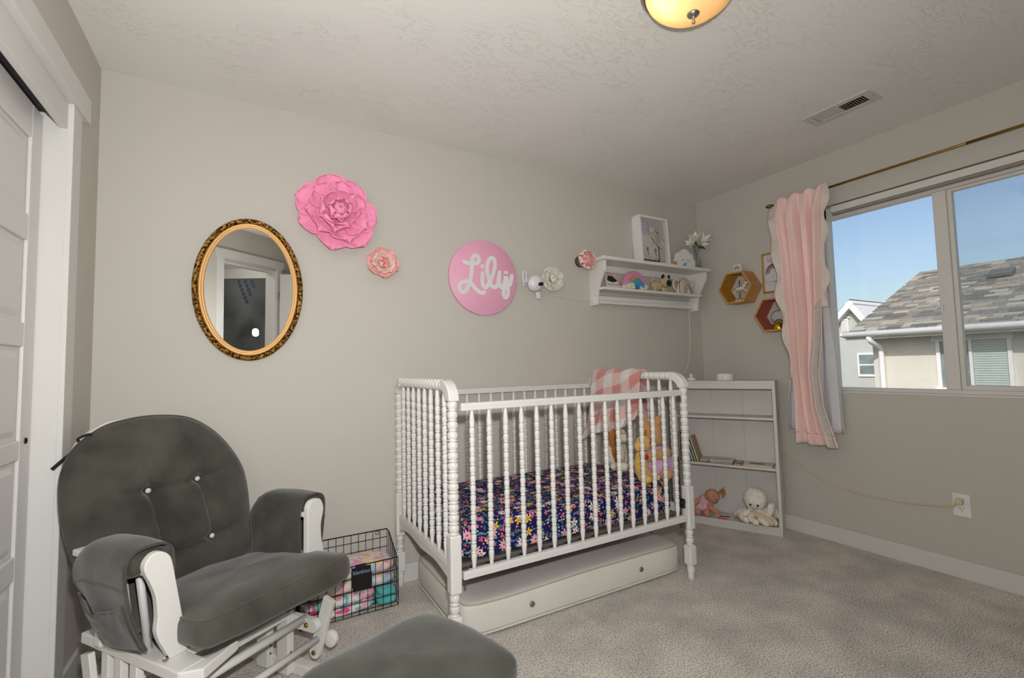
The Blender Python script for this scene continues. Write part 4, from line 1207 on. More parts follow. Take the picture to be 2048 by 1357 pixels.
# metal mattress support and rail hardware
sp = MB()
x0, x1, y0, y1 = 0.745 - CC.x, 1.985 - CC.x, 1.772 - CC.y, 2.448 - CC.y
for y in (y0, y1 - 0.022): sp.box(x0, x1, y, y + 0.022, 0.334, 0.3455)
for x in (x0, x1 - 0.022, x0 + 0.4, x0 + 0.8): sp.box(x, x + 0.022, y0 + 0.022, y1 - 0.022, 0.335, 0.3445)
sp.build('mattress_support', mat('grey_spring_frame', C(120, 118, 112), 0.45, metal=0.4), crib, bevel=0.002)
hw_ = mat('galvanised_steel', C(112, 114, 112), 0.4, metal=0.8, var=(40, 0.15))
for x in (CX1 - 0.040, CX0 + 0.030):
    tr_ = MB().box(x - CC.x, x + 0.006 - CC.x, CYF - CC.y + 0.012, CYF - CC.y + 0.03, 0.30, 0.64).build('support_strap', hw_, crib)
    for z in (0.42, 0.47, 0.52, 0.57, 0.61):
        MB().lathe([(0.0035, -0.0005), (0.0035, 0.0006)], 10, axis='y', off=(x + 0.003 - CC.x, CYF - CC.y + 0.012, z)).build('strap_hole', M['black'], tr_)
MB().box(CX1 - 0.052 - CC.x, CX1 - 0.024 - CC.x, CYF - CC.y - 0.006, CYF - CC.y + 0.02, 0.395, 0.412).box(CX1 - 0.040 - CC.x, CX1 - 0.030 - CC.x, CYF - CC.y - 0.008, CYF - CC.y + 0.02, 0.372, 0.42).build('support_hook', M['darkmetal'], crib, bevel=0.002)
MB().box(CX1 - 0.048 - CC.x, CX1 - 0.024 - CC.x, CYF - CC.y - 0.004, CYF - CC.y + 0.022, 0.268, 0.305).build('rail_catch', hw_, crib, bevel=0.002)
MB().tube([(CX0 + 0.05 - CC.x, CYF - CC.y, 0.307), (CX0 + 0.05 - CC.x, CYF - CC.y, 0.285)], 0.004, 8).ell((CX0 + 0.05 - CC.x, CYF - CC.y, 0.283), (0.006, 0.006, 0.005), 10, 6).box(CX0 + 0.02 - CC.x, CX0 + 0.06 - CC.x, CYF - CC.y, CYF - CC.y + 0.02, 0.336, 0.342).build('rail_pin', hw_, crib)
MB().box(CX1 - 0.040 - CC.x, CX1 - 0.026 - CC.x, CYF - CC.y - 0.006, CYF - CC.y + 0.016, 0.925, 0.958).build('rail_catch', hw_, crib, bevel=0.002)
MB().tube([(CX1 - 0.03 - CC.x, CYB - CC.y - 0.02, 1.0), (CX1 - 0.03 - CC.x, CYB - CC.y - 0.05, 1.0)], 0.006, 8).build('rail_bolt', M['darkmetal'], crib)

# ------------------------------------------------------------------ floral crib mattress
def floral_mat():
    m = mat('navy_floral_cotton', C(26, 32, 74), 0.85, spec=0.15)
    nt = m.node_tree; n, l = nt.nodes, nt.links
    b = n['Principled BSDF']
    uv = n.new('ShaderNodeUVMap'); uv.uv_map = 'UVMap'
    cur = n.new('ShaderNodeRGB'); cur.outputs[0].default_value = C(26, 34, 78)
    prev = cur.outputs[0]
    def layer(scale, off, petals, r0, depth, ramp, density, prev, leaf_=False, stretch=1.0):
        mp = n.new('ShaderNodeMapping'); mp.inputs['Location'].default_value = off; mp.inputs['Scale'].default_value = (1, stretch, 1)
        mp.inputs['Rotation'].default_value = (0, 0, off[0] * 3.0 if leaf_ else 0)
        l.new(uv.outputs[0], mp.inputs['Vector'])
        vo = n.new('ShaderNodeTexVoronoi'); vo.voronoi_dimensions = '2D'; vo.inputs['Scale'].default_value = scale; vo.inputs['Randomness'].default_value = 0.85
        l.new(mp.outputs[0], vo.inputs['Vector'])
        sub = n.new('ShaderNodeVectorMath'); sub.operation = 'SUBTRACT'
        l.new(mp.outputs[0], sub.inputs[0]); l.new(vo.outputs['Position'], sub.inputs[1])
        sc = n.new('ShaderNodeVectorMath'); sc.operation = 'SCALE'; sc.inputs['Scale'].default_value = scale
        l.new(sub.outputs[0], sc.inputs[0])
        sx = n.new('ShaderNodeSeparateXYZ'); l.new(sc.outputs[0], sx.inputs[0])
        at = n.new('ShaderNodeMath'); at.operation = 'ARCTAN2'; l.new(sx.outputs['Y'], at.inputs[0]); l.new(sx.outputs['X'], at.inputs[1])
        wn_ = n.new('ShaderNodeTexWhiteNoise'); wn_.noise_dimensions = '3D'; l.new(vo.outputs['Color'], wn_.inputs['Vector'])
        ml = n.new('ShaderNodeMath'); ml.operation = 'MULTIPLY_ADD'; ml.inputs[1].default_value = petals; l.new(at.outputs[0], ml.inputs[0])
        ph_ = n.new('ShaderNodeMath'); ph_.operation = 'MULTIPLY'; ph_.inputs[1].default_value = 6.28; l.new(wn_.outputs['Value'], ph_.inputs[0]); l.new(ph_.outputs[0], ml.inputs[2])
        cs = n.new('ShaderNodeMath'); cs.operation = 'COSINE'; l.new(ml.outputs[0], cs.inputs[0])
        rad = n.new('ShaderNodeMath'); rad.operation = 'MULTIPLY_ADD'; rad.inputs[1].default_value = depth; rad.inputs[2].default_value = r0; l.new(cs.outputs[0], rad.inputs[0])
        lt = n.new('ShaderNodeMath'); lt.operation = 'LESS_THAN'; l.new(vo.outputs['Distance'], lt.inputs[0]); l.new(rad.outputs[0], lt.inputs[1])
        sc2 = n.new('ShaderNodeSeparateColor'); l.new(vo.outputs['Color'], sc2.inputs[0])
        dn = n.new('ShaderNodeMath'); dn.operation = 'LESS_THAN'; dn.inputs[1].default_value = density; l.new(sc2.outputs[1], dn.inputs[0])
        mk = n.new('ShaderNodeMath'); mk.operation = 'MULTIPLY'; l.new(lt.outputs[0], mk.inputs[0]); l.new(dn.outputs[0], mk.inputs[1])
        cr = n.new('ShaderNodeValToRGB'); cr.color_ramp.interpolation = 'CONSTANT'
        for i, c in enumerate(ramp):
            if i < 2: e = cr.color_ramp.elements[i]
            else: e = cr.color_ramp.elements.new(0.5)
            e.position = i / len(ramp); e.color = c
        l.new(sc2.outputs[0], cr.inputs[0])
        mx = n.new('ShaderNodeMix'); mx.data_type = 'RGBA'; l.new(mk.outputs[0], mx.inputs['Factor']); l.new(prev, mx.inputs['A']); l.new(cr.outputs[0], mx.inputs['B'])
        out = mx.outputs['Result']
        if r0 > 0.25 and not leaf_:
            ct = n.new('ShaderNodeMath'); ct.operation = 'LESS_THAN'; ct.inputs[1].default_value = 0.08; l.new(vo.outputs['Distance'], ct.inputs[0])
            mk2 = n.new('ShaderNodeMath'); mk2.operation = 'MULTIPLY'; l.new(ct.outputs[0], mk2.inputs[0]); l.new(dn.outputs[0], mk2.inputs[1])
            m3 = n.new('ShaderNodeMix'); m3.data_type = 'RGBA'; l.new(mk2.outputs[0], m3.inputs['Factor']); l.new(out, m3.inputs['A']); m3.inputs['B'].default_value = C(200, 80, 90)
            out = m3.outputs['Result']
        return out
    pk, yl, co, wt, gr, lb, lp = C(222, 92, 140), C(226, 190, 62), C(232, 96, 82), C(238, 226, 220), C(72, 128, 112), C(96, 116, 190), C(238, 176, 182)
    prev = layer(26, (1.3, 0.4, 0), 2, 0.22, 0.20, [gr, gr, C(52, 104, 88), gr], 0.6, prev, True, 1.6)
    prev = layer(24, (4.1, 2.7, 0), 2, 0.20, 0.18, [gr, lb, C(120, 160, 140)], 0.6, prev, True, 1.5)
    prev = layer(70, (2.2, 5.1, 0), 1, 0.24, 0.05, [wt, pk, co, lp, wt], 0.32, prev)
    prev = layer(34, (7.2, 1.1, 0), 3, 0.26, 0.10, [co, pk, lb, pk], 0.3, prev)
    prev = layer(19, (0.2, 3.9, 0), 5, 0.26, 0.13, [yl, yl, lp, wt, yl], 0.42, prev)
    prev = layer(16, (5.5, 8.3, 0), 9, 0.29, 0.10, [lp, lp, wt, lp], 0.28, prev)
    l.new(prev, b.inputs['Base Color'])
    return m
cm = empty('crib_mattress', 'crib mattress in a navy fitted sheet printed with small bright flowers', 'mattress', (1.365, 2.11, 0.3465))
def mfn(p):
    z = p[2] + 0.003 * math.sin(p[0] * 9) * math.cos(p[1] * 11) + 0.002 * math.sin(p[0] * 31 + p[1] * 17)
    return (p[0], p[1], z)
MB().rbox((0, 0, 0.0785), (0.622, 0.338, 0.0775), (12, 12), 96, 24, fn=mfn).build('fitted_sheet', floral_mat(), cm, uv=True)

# ------------------------------------------------------------------ spare mattress on the floor
def quilt_mat():
    m = mat('ivory_quilted_vinyl', C(226, 222, 214), 0.55, var=(3, 0.04))
    nt = m.node_tree; n, l = nt.nodes, nt.links
    tc = n.new('ShaderNodeTexCoord'); vo = n.new('ShaderNodeTexVoronoi'); vo.inputs['Scale'].default_value = 90; vo.inputs['Randomness'].default_value = 0.25
    l.new(tc.outputs['Object'], vo.inputs['Vector'])
    bp = n.new('ShaderNodeBump'); bp.inputs['Strength'].default_value = 0.35; bp.inputs['Distance'].default_value = 0.004
    l.new(vo.outputs['Distance'], bp.inputs['Height']); l.new(bp.outputs[0], n['Principled BSDF'].inputs['Normal'])
    return m
fm = empty('spare_mattress', 'bare ivory crib mattress lying on the carpet under the crib', 'mattress', (1.435, 2.160, 0))
def ffn(p):
    k = 0.010 * math.sin(p[0] * 5.0 + 0.6) * math.cos(p[1] * 3)
    z = p[2] + (k if p[2] > 0 else 0)
    y = p[1] + (0.008 * math.sin(p[0] * 9 + 1) * (1 - abs(p[2]) / 0.075) if p[1] < 0 else 0)
    return (p[0], y, z)
fmo = MB().rbox((0, 0, 0.0765), (0.655, 0.328, 0.0755), (14, 9), 128, 24, fn=ffn).build('mattress_body', quilt_mat(), fm)
def loop_pts(hx, hy, z, e=14, n=140, f=None):
    pts = []
    for i in range(n):
        a = 2 * PI * i / n
        c, s_ = math.cos(a), math.sin(a)
        p = Vector((hx * math.copysign(abs(c) ** (2 / e), c), hy * math.copysign(abs(s_) ** (2 / e), s_), z))
        if f: p = Vector(f(p))
        pts.append(p)
    return pts
pip = mat('tan_piping', C(196, 182, 156), 0.6); pipw = mat('white_piping', C(222, 218, 208), 0.6)
MB().tube([p + Vector((0, 0, 0.0765)) for p in loop_pts(0.648, 0.321, 0.061, f=ffn)], 0.0035, 6, closed=True).build('top_piping', pip, fm)
MB().tube([Vector((p.x, p.y, 0.012)) for p in loop_pts(0.652, 0.325, 0)], 0.0045, 6, closed=True).build('bottom_piping', pipw, fm)
for xx in (-0.33, 0.33):
    MB().lathe([(0.0, -0.003), (0.011, -0.003), (0.0125, 0.0), (0.0125, 0.002)], 18, axis='y', cap=False, off=(xx, -0.3285 + 0.008 * math.sin(xx * 9 + 1), 0.078)).build('air_vent', mat('brass_grommet', C(140, 128, 108), 0.4, metal=0.6), fm)

# ------------------------------------------------------------------ gingham blanket over the crib end
def gingham():
    m = mat('pink_gingham_plush', C(232, 176, 170), 0.95, spec=0.1, bump=(140, 1.0, 4), sheen=0.4)
    nt = m.node_tree; n, l = nt.nodes, nt.links
    uv = n.new('ShaderNodeUVMap'); uv.uv_map = 'UVMap'
    sx = n.new('ShaderNodeSeparateXYZ'); l.new(uv.outputs[0], sx.inputs[0])
    def stripe(o):
        a = n.new('ShaderNodeMath'); a.operation = 'MULTIPLY'; a.inputs[1].default_value = 1 / 0.15; l.new(o, a.inputs[0])
        fr = n.new('ShaderNodeMath'); fr.operation = 'FRACT'; l.new(a.outputs[0], fr.inputs[0])
        g_ = n.new('ShaderNodeMath'); g_.operation = 'GREATER_THAN'; g_.inputs[1].default_value = 0.5; l.new(fr.outputs[0], g_.inputs[0])
        return g_.outputs[0]
    ad = n.new('ShaderNodeMath'); ad.operation = 'ADD'; l.new(stripe(sx.outputs[0]), ad.inputs[0]); l.new(stripe(sx.outputs[1]), ad.inputs[1])
    dv = n.new('ShaderNodeMath'); dv.operation = 'DIVIDE'; dv.inputs[1].default_value = 2.0; l.new(ad.outputs[0], dv.inputs[0])
    cr = n.new('ShaderNodeValToRGB'); cr.color_ramp.interpolation = 'CONSTANT'
    cr.color_ramp.elements[0].color = C(240, 232, 228); cr.color_ramp.elements[1].position = 0.4; cr.color_ramp.elements[1].color = C(238, 200, 194)
    e = cr.color_ramp.elements.new(0.8); e.color = C(222, 146, 138)
    l.new(dv.outputs[0], cr.inputs[0]); l.new(cr.outputs[0], n['Principled BSDF'].inputs['Base Color'])
    return m
bk = MB()
uvs = []
BZ = 1.062
def bfn(u, v):
    # u: along the bar (y from back to front), v: from the inside hem over the bar to the outside hem
    y = 2.445 - u * 0.43
    hem_in = 0.64 + 0.17 * u + 0.015 * math.sin(u * 7)
    inl = BZ - hem_in; outl = 0.26
    Rr = 0.034
    tot = inl + PI * Rr + outl
    s_ = v * tot
    fold = 0.016 * math.sin(u * 15 + 0.5) + 0.010 * math.sin(u * 31 + 2)
    if s_ < inl:
        k = 1 - s_ / inl
        x = CX1 - Rr - 0.006 - 0.035 * k * k - abs(fold) * k - 0.030 * max(0, k - 0.80) / 0.2
        z = hem_in + s_
        y += 0.045 * k * (0.5 - u) * 1.2 + 0.010 * math.sin(9 * k + u * 4) * k
    elif s_ < inl + PI * Rr:
        a = (s_ - inl) / Rr
        x = CX1 - Rr * math.cos(a); z = BZ + Rr * math.sin(a) + 0.004 * math.sin(u * 18)
    else:
        d = s_ - inl - PI * Rr
        x = CX1 + Rr + 0.006 + 0.2 * fold * d; z = BZ - d
    uvs.append((u * 0.43 + 0.02, s_ + 0.02))
    return (x, y, z)
NU, NV = 40, 70
bk.grid(bfn, NU, NV)
bme = bk.mesh('gingham_blanket', gingham())
ul = bme.uv_layers.new(name='UVMap')
for p in bme.polygons:
    for li in p.loop_indices: ul.data[li].uv = uvs[bme.loops[li].vertex_index]
tag(link(bme, 'gingham_blanket', None, solid=0.014, sub=0, off=0.0), 'fluffy pink and white gingham blanket draped over the crib end', 'blanket')

# ------------------------------------------------------------------ plush toys in the crib
MZ = 0.506
dog = empty('puppy_plush', 'white and brown puppy plush sitting at the back of the crib', 'toy', (1.935, 2.165, MZ), (0, 0, R(24)))
wf = fuzz('white_plush', C(232, 224, 208), 110, 0.8); bf = fuzz('ginger_plush', C(172, 108, 44), 110, 0.8)
MB().ell((0, 0.01, 0.085), (0.062, 0.055, 0.085), 18, 12).build('body', wf, dog)
MB().ell((0, -0.006, 0.200), (0.056, 0.052, 0.052), 18, 12).build('head', wf, dog)
MB().ell((0, -0.050, 0.186), (0.030, 0.030, 0.026), 14, 10).build('muzzle', wf, dog)
MB().ell((0, -0.080, 0.192), (0.010, 0.007, 0.008), 10, 8).build('nose', M['black'], dog)
for s_ in (-1, 1):
    MB().ell((s_ * 0.060, 0.0, 0.190), (0.020, 0.026, 0.055), 14, 10, Euler((0, R(-16 * s_), 0))).build('ear', bf, dog)
    MB().ell((s_ * 0.022, -0.046, 0.212), (0.008, 0.005, 0.008), 10, 8).build('eye', M['black'], dog)
    MB().ell((s_ * 0.036, -0.010, 0.222), (0.020, 0.036, 0.026), 12, 8).build('brow_patch', bf, dog)
    MB().ell((s_ * 0.064, -0.045, 0.028), (0.030, 0.062, 0.028), 14, 8, Euler((0, 0, R(-22 * s_)))).build('leg', wf, dog)
    MB().ell((s_ * 0.058, -0.02, 0.085), (0.021, 0.024, 0.062), 12, 8, Euler((R(-14), R(18 * s_), 0))).build('arm', bf if s_ < 0 else wf, dog)
gir = empty('giraffe_plush', 'small yellow giraffe plush with red bow hugged by the bear', 'toy', (1.838, 1.862, MZ), (0, 0, R(12)))
yf_ = fuzz('yellow_plush', C(222, 178, 92), 120, 0.7)
MB().ell((0, 0.01, 0.085), (0.040, 0.034, 0.085), 16, 12).build('body', yf_, gir)
MB().ell((0.012, 0.0, 0.200), (0.044, 0.038, 0.042), 16, 12).build('head', yf_, gir)
MB().ell((-0.040, -0.012, 0.190), (0.034, 0.026, 0.028), 14, 10).build('muzzle', fuzz('peach_plush', C(236, 184, 104), 120, 0.7), gir)
MB().tube(arc_tube((-0.058, 0.180), 0.010, PI * 1.0, PI * 1.8, -0.033, 0.001), 0.0016, 6).build('smile', M['black'], gir)
MB().ell((0.018, -0.036, 0.205), (0.006, 0.004, 0.007), 10, 8).build('eye', M['black'], gir)
MB().ell((0.030, -0.0345, 0.184), (0.012, 0.003, 0.011), 12, 8).build('cheek', mat('pink_felt', C(220, 110, 130), 0.9), gir)
for s_, x in ((-1, 0.010), (1, 0.036)):
    MB().tube([(x, 0.005, 0.235), (x + 0.004, 0.005, 0.255)], [0.009, 0.010], 8).ell((x + 0.005, 0.003, 0.262), (0.009, 0.008, 0.008), 10, 6).build('horn', bf if s_ > 0 else yf_, gir)
for sx, rr_ in ((-0.018, 0.4), (0.024, -0.4)):
    MB().ell((sx, -0.036, 0.135), (0.018, 0.008, 0.014), 10, 8, Euler((0, rr_, 0))).build('bow_loop', mat('red_ribbon', C(196, 30, 34), 0.5), gir)
for sx in (-0.03, 0.03):
    MB().ell((sx, -0.03, 0.022), (0.022, 0.042, 0.022), 12, 8).build('foot', yf_, gir)
bear = empty('bunny_plush', 'large tan plush animal with long ears and lilac dress behind the giraffe', 'toy', (1.945, 1.880, MZ), (0, 0, R(-18))); bear.scale = (0.9, 0.9, 0.86)
tf = fuzz('caramel_plush', C(206, 152, 96), 100, 1.0)
MB().ell((0, 0.02, 0.10), (0.075, 0.065, 0.105), 18, 12).build('body', tf, bear)
MB().ell((0.004, 0.026, 0.265), (0.066, 0.058, 0.085), 20, 14).build('head', tf, bear)
for s_ in (-1, 1):
    MB().ell((s_ * 0.042 + 0.006, 0.036, 0.330), (0.030, 0.022, 0.062), 14, 10, Euler((0, R(10 * s_), 0))).build('ear', tf, bear)
    MB().ell((s_ * 0.060 - 0.03, -0.058, 0.042), (0.044, 0.058, 0.042), 14, 10).build('leg', tf, bear)
MB().tube(catmull([(0.07, 0.0, 0.17), (0.03, -0.062, 0.165), (-0.06, -0.066, 0.155)], 5), [0.030, 0.031, 0.032, 0.033, 0.033, 0.033, 0.033, 0.033, 0.032, 0.031, 0.028], 12).ell((-0.064, -0.066, 0.155), (0.034, 0.032, 0.033), 12, 8).build('arm', tf, bear)
dr = mat('lilac_satin', C(206, 158, 204), 0.5, var=(20, 0.06), sheen=0.3)
def drf(u, v):
    a = 2 * PI * u
    r_ = 0.070 + 0.040 * v ** 0.7 + 0.007 * v * math.sin(8 * a)
    return (r_ * math.cos(a) + 0.012, 0.02 + r_ * 0.9 * math.sin(a), 0.205 - v * 0.165)
MB().grid(drf, 48, 12, closeu=True).build('dress', dr, bear, solid=0.003)
# small crumpled white cloth at the foot end
def clf(u, v):
    x = 1.905 + 0.075 * u + 0.022 * v * math.sin(6 * u) * 0.5
    y = 1.815 + 0.13 * u * 0.3 + v * 0.14
    z = 0.512 + 0.028 * math.sin(PI * u) + 0.012 * math.sin(9 * v + 3 * u) * math.sin(PI * u) - (0.17 * max(0, u - 0.72) / 0.28) ** 1.1
    return (x, y, z)
tag(MB().grid(clf, 20, 20).build('muslin_cloth', mat('white_muslin', C(226, 220, 220), 0.9, bump=(90, 0.3)), None, solid=0.006, sub=0), 'crumpled white muslin cloth at the foot of the crib mattress', 'cloth')
# ------------------------------------------------------------------ glider chair (local -y is forward)
GL = empty('glider_chair', 'grey microsuede glider chair with white wooden frame in the left corner', 'chair', (0.002, 1.820, 0), (0, 0, R(35.81)))
GL.scale = (0.972, 1.0, 0.985)
S_ = M['suede']
M['gwhite'] = mat('white_glider_paint', C(222, 220, 214), 0.4, var=(6, 0.02))
G_ = M['gwhite']
def segd(p, a, b):
    ax, ay = a; bx, by = b
    dx, dy = bx - ax, by - ay
    t_ = max(0, min(1, ((p[0] - ax) * dx + (p[1] - ay) * dy) / (dx * dx + dy * dy)))
    return math.hypot(p[0] - ax - t_ * dx, p[1] - ay - t_ * dy)
BTN = mat('white_button', C(226, 222, 216), 0.5)
BT = [(-0.073, 0.725), (0.104, 0.730), (0.126, 0.508), (-0.052, 0.50)]
cre = [(BT[0], BT[1]), (BT[1], BT[2]), (BT[2], BT[3]), (BT[0], BT[3])]
cre2 = [(BT[0], (-0.22, 0.745)), (BT[1], (0.26, 0.77)), (BT[2], (0.30, 0.56)), (BT[3], (-0.25, 0.49)), (BT[0], (-0.08, 0.80)), (BT[2], (0.14, 0.42)), (BT[3], (-0.05, 0.40))]
# back cushion outline as polar function about (0.012, 0.66)
outl = [(0.012, 0.985), (0.12, 0.965), (0.205, 0.905), (0.268, 0.82), (0.306, 0.73), (0.312, 0.65), (0.306, 0.56), (0.298, 0.47), (0.278, 0.40), (0.21, 0.372),
        (0.10, 0.362), (0.0, 0.36), (-0.10, 0.362), (-0.18, 0.372), (-0.225, 0.40), (-0.255, 0.47), (-0.280, 0.56), (-0.296, 0.66), (-0.297, 0.75), (-0.285, 0.83), (-0.245, 0.905), (-0.165, 0.962), (-0.08, 0.982)]
OP = catmull([(x * 1.04, z, 0) for x, z in outl], 6, closed=True)
cc_ = Vector((0.012, 0.66, 0))
def back_y(z): return 0.385 + (z - 0.42) * 0.285
NR, NT = 40, len(OP)
def cushion(front):
    def fn(u, v):
        o = OP[int(round(u * NT)) % NT]
        r_ = math.sin(v * PI / 2)
        p = cc_ + (o - cc_) * r_
        x, z = p.x, p.y
        h_ = 0.085 * max(0, 1 - r_ ** 3.2) ** 0.55
        if front:
            for a, b in cre: h_ -= 0.022 * math.exp(-(segd((x, z), a, b) / 0.010) ** 2) * (1 if r_ < 0.9 else 0) + 0.012 * math.exp(-(segd((x, z), a, b) / 0.035) ** 2)
            for a, b in cre2:
                d0 = math.hypot(x - a[0], z - a[1]); L = math.hypot(b[0] - a[0], b[1] - a[1])
                h_ -= 0.020 * max(0, 1 - d0 / L) * math.exp(-(segd((x, z), a, b) / 0.010) ** 2)
            for c in BT: h_ -= 0.022 * math.exp(-(math.hypot(x - c[0], z - c[1]) / 0.022) ** 2)
            ang = math.atan2(z - 0.66, x - 0.012)
            if z > 0.62: h_ += 0.0035 * math.sin(ang * 34 + 2 * math.sin(ang * 7)) * max(0, (r_ - 0.70) / 0.3) * (1 - r_) * 4
        else:
            h_ = -0.035 * max(0, 1 - r_ ** 4) ** 0.6
        return (x, back_y(z) - h_, z)
    return fn
bc_ = MB()
bc_.grid(cushion(True), NT, NR, closeu=True); bc_.grid(lambda u, v: cushion(False)(1 - u, v), NT, 10, closeu=True)
bco = bc_.build('back_cushion', S_, GL)
# perimeter welt
MB().tube([(p.x, back_y(p.y), p.y) for p in OP], 0.005, 6, closed=True).build('welt', S_, bco)
for c in BT:
    y = cushion(True)
    MB().lathe([(0.0, -0.004), (0.007, -0.0035), (0.0095, -0.001), (0.0095, 0.003)], 16, cap=False, axis='y', off=(c[0], back_y(c[1]) - 0.036, c[1])).build('tuft_button', BTN, bco)
# white bentwood back frame behind the cushion
OF = [(p.x * 0.985 - 0.006, back_y(p.y) + 0.050, p.y + 0.002) for p in OP]
fr_pts = [q for q in OF if q[2] > 0.45]
vs, fs = [], []
top = [p for p in catmull([(x, z, 0) for x, z in [(-0.215, 0.36), (-0.235, 0.50), (-0.262, 0.64), (-0.272, 0.76), (-0.262, 0.85), (-0.228, 0.922), (-0.150, 0.974), (-0.07, 0.983), (0.04, 0.976), (0.13, 0.945), (0.20, 0.89), (0.255, 0.81), (0.278, 0.73), (0.280, 0.64), (0.265, 0.50), (0.24, 0.36)]], 5)]
bf_ = MB()
for i, p in enumerate(top):
    t_ = (top[min(i + 1, len(top) - 1)] - top[max(i - 1, 0)]).normalized(); nn = Vector((-t_.y, t_.x, 0))
    if nn.dot(p - cc_) < 0: nn = -nn
    a = p; b2 = p - nn * 0.055
    yb_ = back_y(p.y) + 0.030
    vs += [(a.x, yb_, a.y), (b2.x, yb_, b2.y), (b2.x, yb_ + 0.022, b2.y), (a.x, yb_ + 0.022, a.y)]
for i in range(len(top) - 1):
    for k in range(4):
        k2 = (k + 1) % 4
        fs.append((i * 4 + k, i * 4 + k2, i * 4 + 4 + k2, i * 4 + 4 + k))
bf_.add(vs, fs, False)
bf_.build('back_frame', G_, GL, bevel=0.003)
for x in (-0.15, -0.05, 0.05, 0.15):
    MB().tube([(x, back_y(0.36) + 0.042, 0.36), (x * 1.1, back_y(0.95) + 0.042, 0.93)], 0.010, 8).build('back_spindle', G_, GL)
tie = mat('black_fabric_tie', C(30, 30, 30), 0.9)
MB().tube(catmull([(-0.300, 0.56, 0.838), (-0.270, 0.555, 0.868), (-0.232, 0.545, 0.905), (-0.205, 0.54, 0.935), (-0.175, 0.54, 0.948)], 4), 0.006, 6).tube(catmull([(-0.225, 0.54, 0.912), (-0.246, 0.53, 0.932), (-0.215, 0.525, 0.945), (-0.20, 0.535, 0.925)], 4), 0.0045, 6).build('cushion_tie', tie, bco)

# seat cushion
def seatfn(p):
    k = (1 - (p[0] / 0.29) ** 2) * (1 - (p[1] / 0.27) ** 2)
    z = p[2] + (0.012 * k if p[2] > 0 else 0)
    z += 0.003 * math.sin(p[0] * 22 + p[1] * 9) * (1 if p[2] > 0 else 0) + 0.002 * math.sin(p[1] * 40 + 3 * math.sin(p[0] * 14))
    return (p[0] * (1 + 0.03 * (-p[1] / 0.25)), p[1], z)
se = MB().rbox((0.060, 0.100, 0.382), (0.275, 0.270, 0.061), (8, 4.2), 96, 28, rot=Matrix.Rotation(R(-4), 3, 'Z') @ Matrix.Rotation(R(-6.5), 3, 'X'), fn=seatfn).build('seat_cushion', S_, GL)
sr_ = Matrix.Rotation(R(-4), 3, 'Z') @ Matrix.Rotation(R(-6.5), 3, 'X')
MB().tube([sr_ @ Vector(seatfn(p)) + Vector((0.060, 0.100, 0.382)) for p in loop_pts(0.2665, 0.2615, 0.0385, e=8, n=120)], 0.0032, 6, closed=True).build('seat_welt', S_, se)
# seat frame
fr = MB()
fr.box(-0.276, -0.20, -0.10, 0.40, 0.302, 0.334).box(0.225, 0.30, -0.02, 0.40, 0.302, 0.334).box(-0.20, 0.225, 0.0, 0.06, 0.302, 0.334).box(-0.20, 0.225, 0.33, 0.40, 0.302, 0.334)
fr.prism([(-0.276, -0.10), (-0.236, -0.145), (-0.10, -0.10)], 0.302, 0.334)
fr.build('seat_frame', G_, GL, bevel=0.004)
# arm posts: wavy boards facing forward
near = [(-0.195, 0.334), (-0.214, 0.445), (-0.232, 0.542), (-0.245, 0.609), (-0.257, 0.632), (-0.276, 0.645), (-0.294, 0.645), (-0.309, 0.634), (-0.317, 0.617), (-0.314, 0.596), (-0.300, 0.564), (-0.285, 0.518), (-0.280, 0.463), (-0.282, 0.424), (-0.273, 0.393), (-0.246, 0.334)]
far = [(0.242, 0.334), (0.242, 0.537), (0.243, 0.612), (0.250, 0.634), (0.264, 0.646), (0.290, 0.648), (0.308, 0.638), (0.319, 0.612), (0.319, 0.589), (0.308, 0.544), (0.311, 0.487), (0.322, 0.435), (0.320, 0.387), (0.300, 0.334)]
def smooth_outline(o, corners=2):
    mid = catmull([(x, z, 0) for x, z in o[1:-1]], 4)
    return [o[0]] + [(p.x, p.y) for p in mid] + [o[-1]]
MB().prism(list(reversed(smooth_outline(near)))[::-1], -0.011, 0.013, 'xz').build('arm_post', G_, GL, bevel=0.003)
MB().prism(list(reversed(smooth_outline(far))), -0.011, 0.013, 'xz').build('arm_post', G_, GL, bevel=0.003)
# arm rails and rear supports
for sx in (-0.275, 0.277):
    MB().box(sx - 0.035, sx + 0.035, 0.013, 0.39 if sx < 0 else 0.30, 0.585, 0.605).build('arm_rail', G_, GL, bevel=0.004)
    for y in (0.10, 0.19, 0.28):
        MB().tube([(sx * 0.88, y, 0.33), (sx, y, 0.59)], 0.011, 8).build('arm_spindle', G_, GL)
    MB().box(sx - 0.02, sx + 0.02, 0.25, 0.282, 0.33, 0.59).build('rear_arm_post', G_, GL, bevel=0.003)
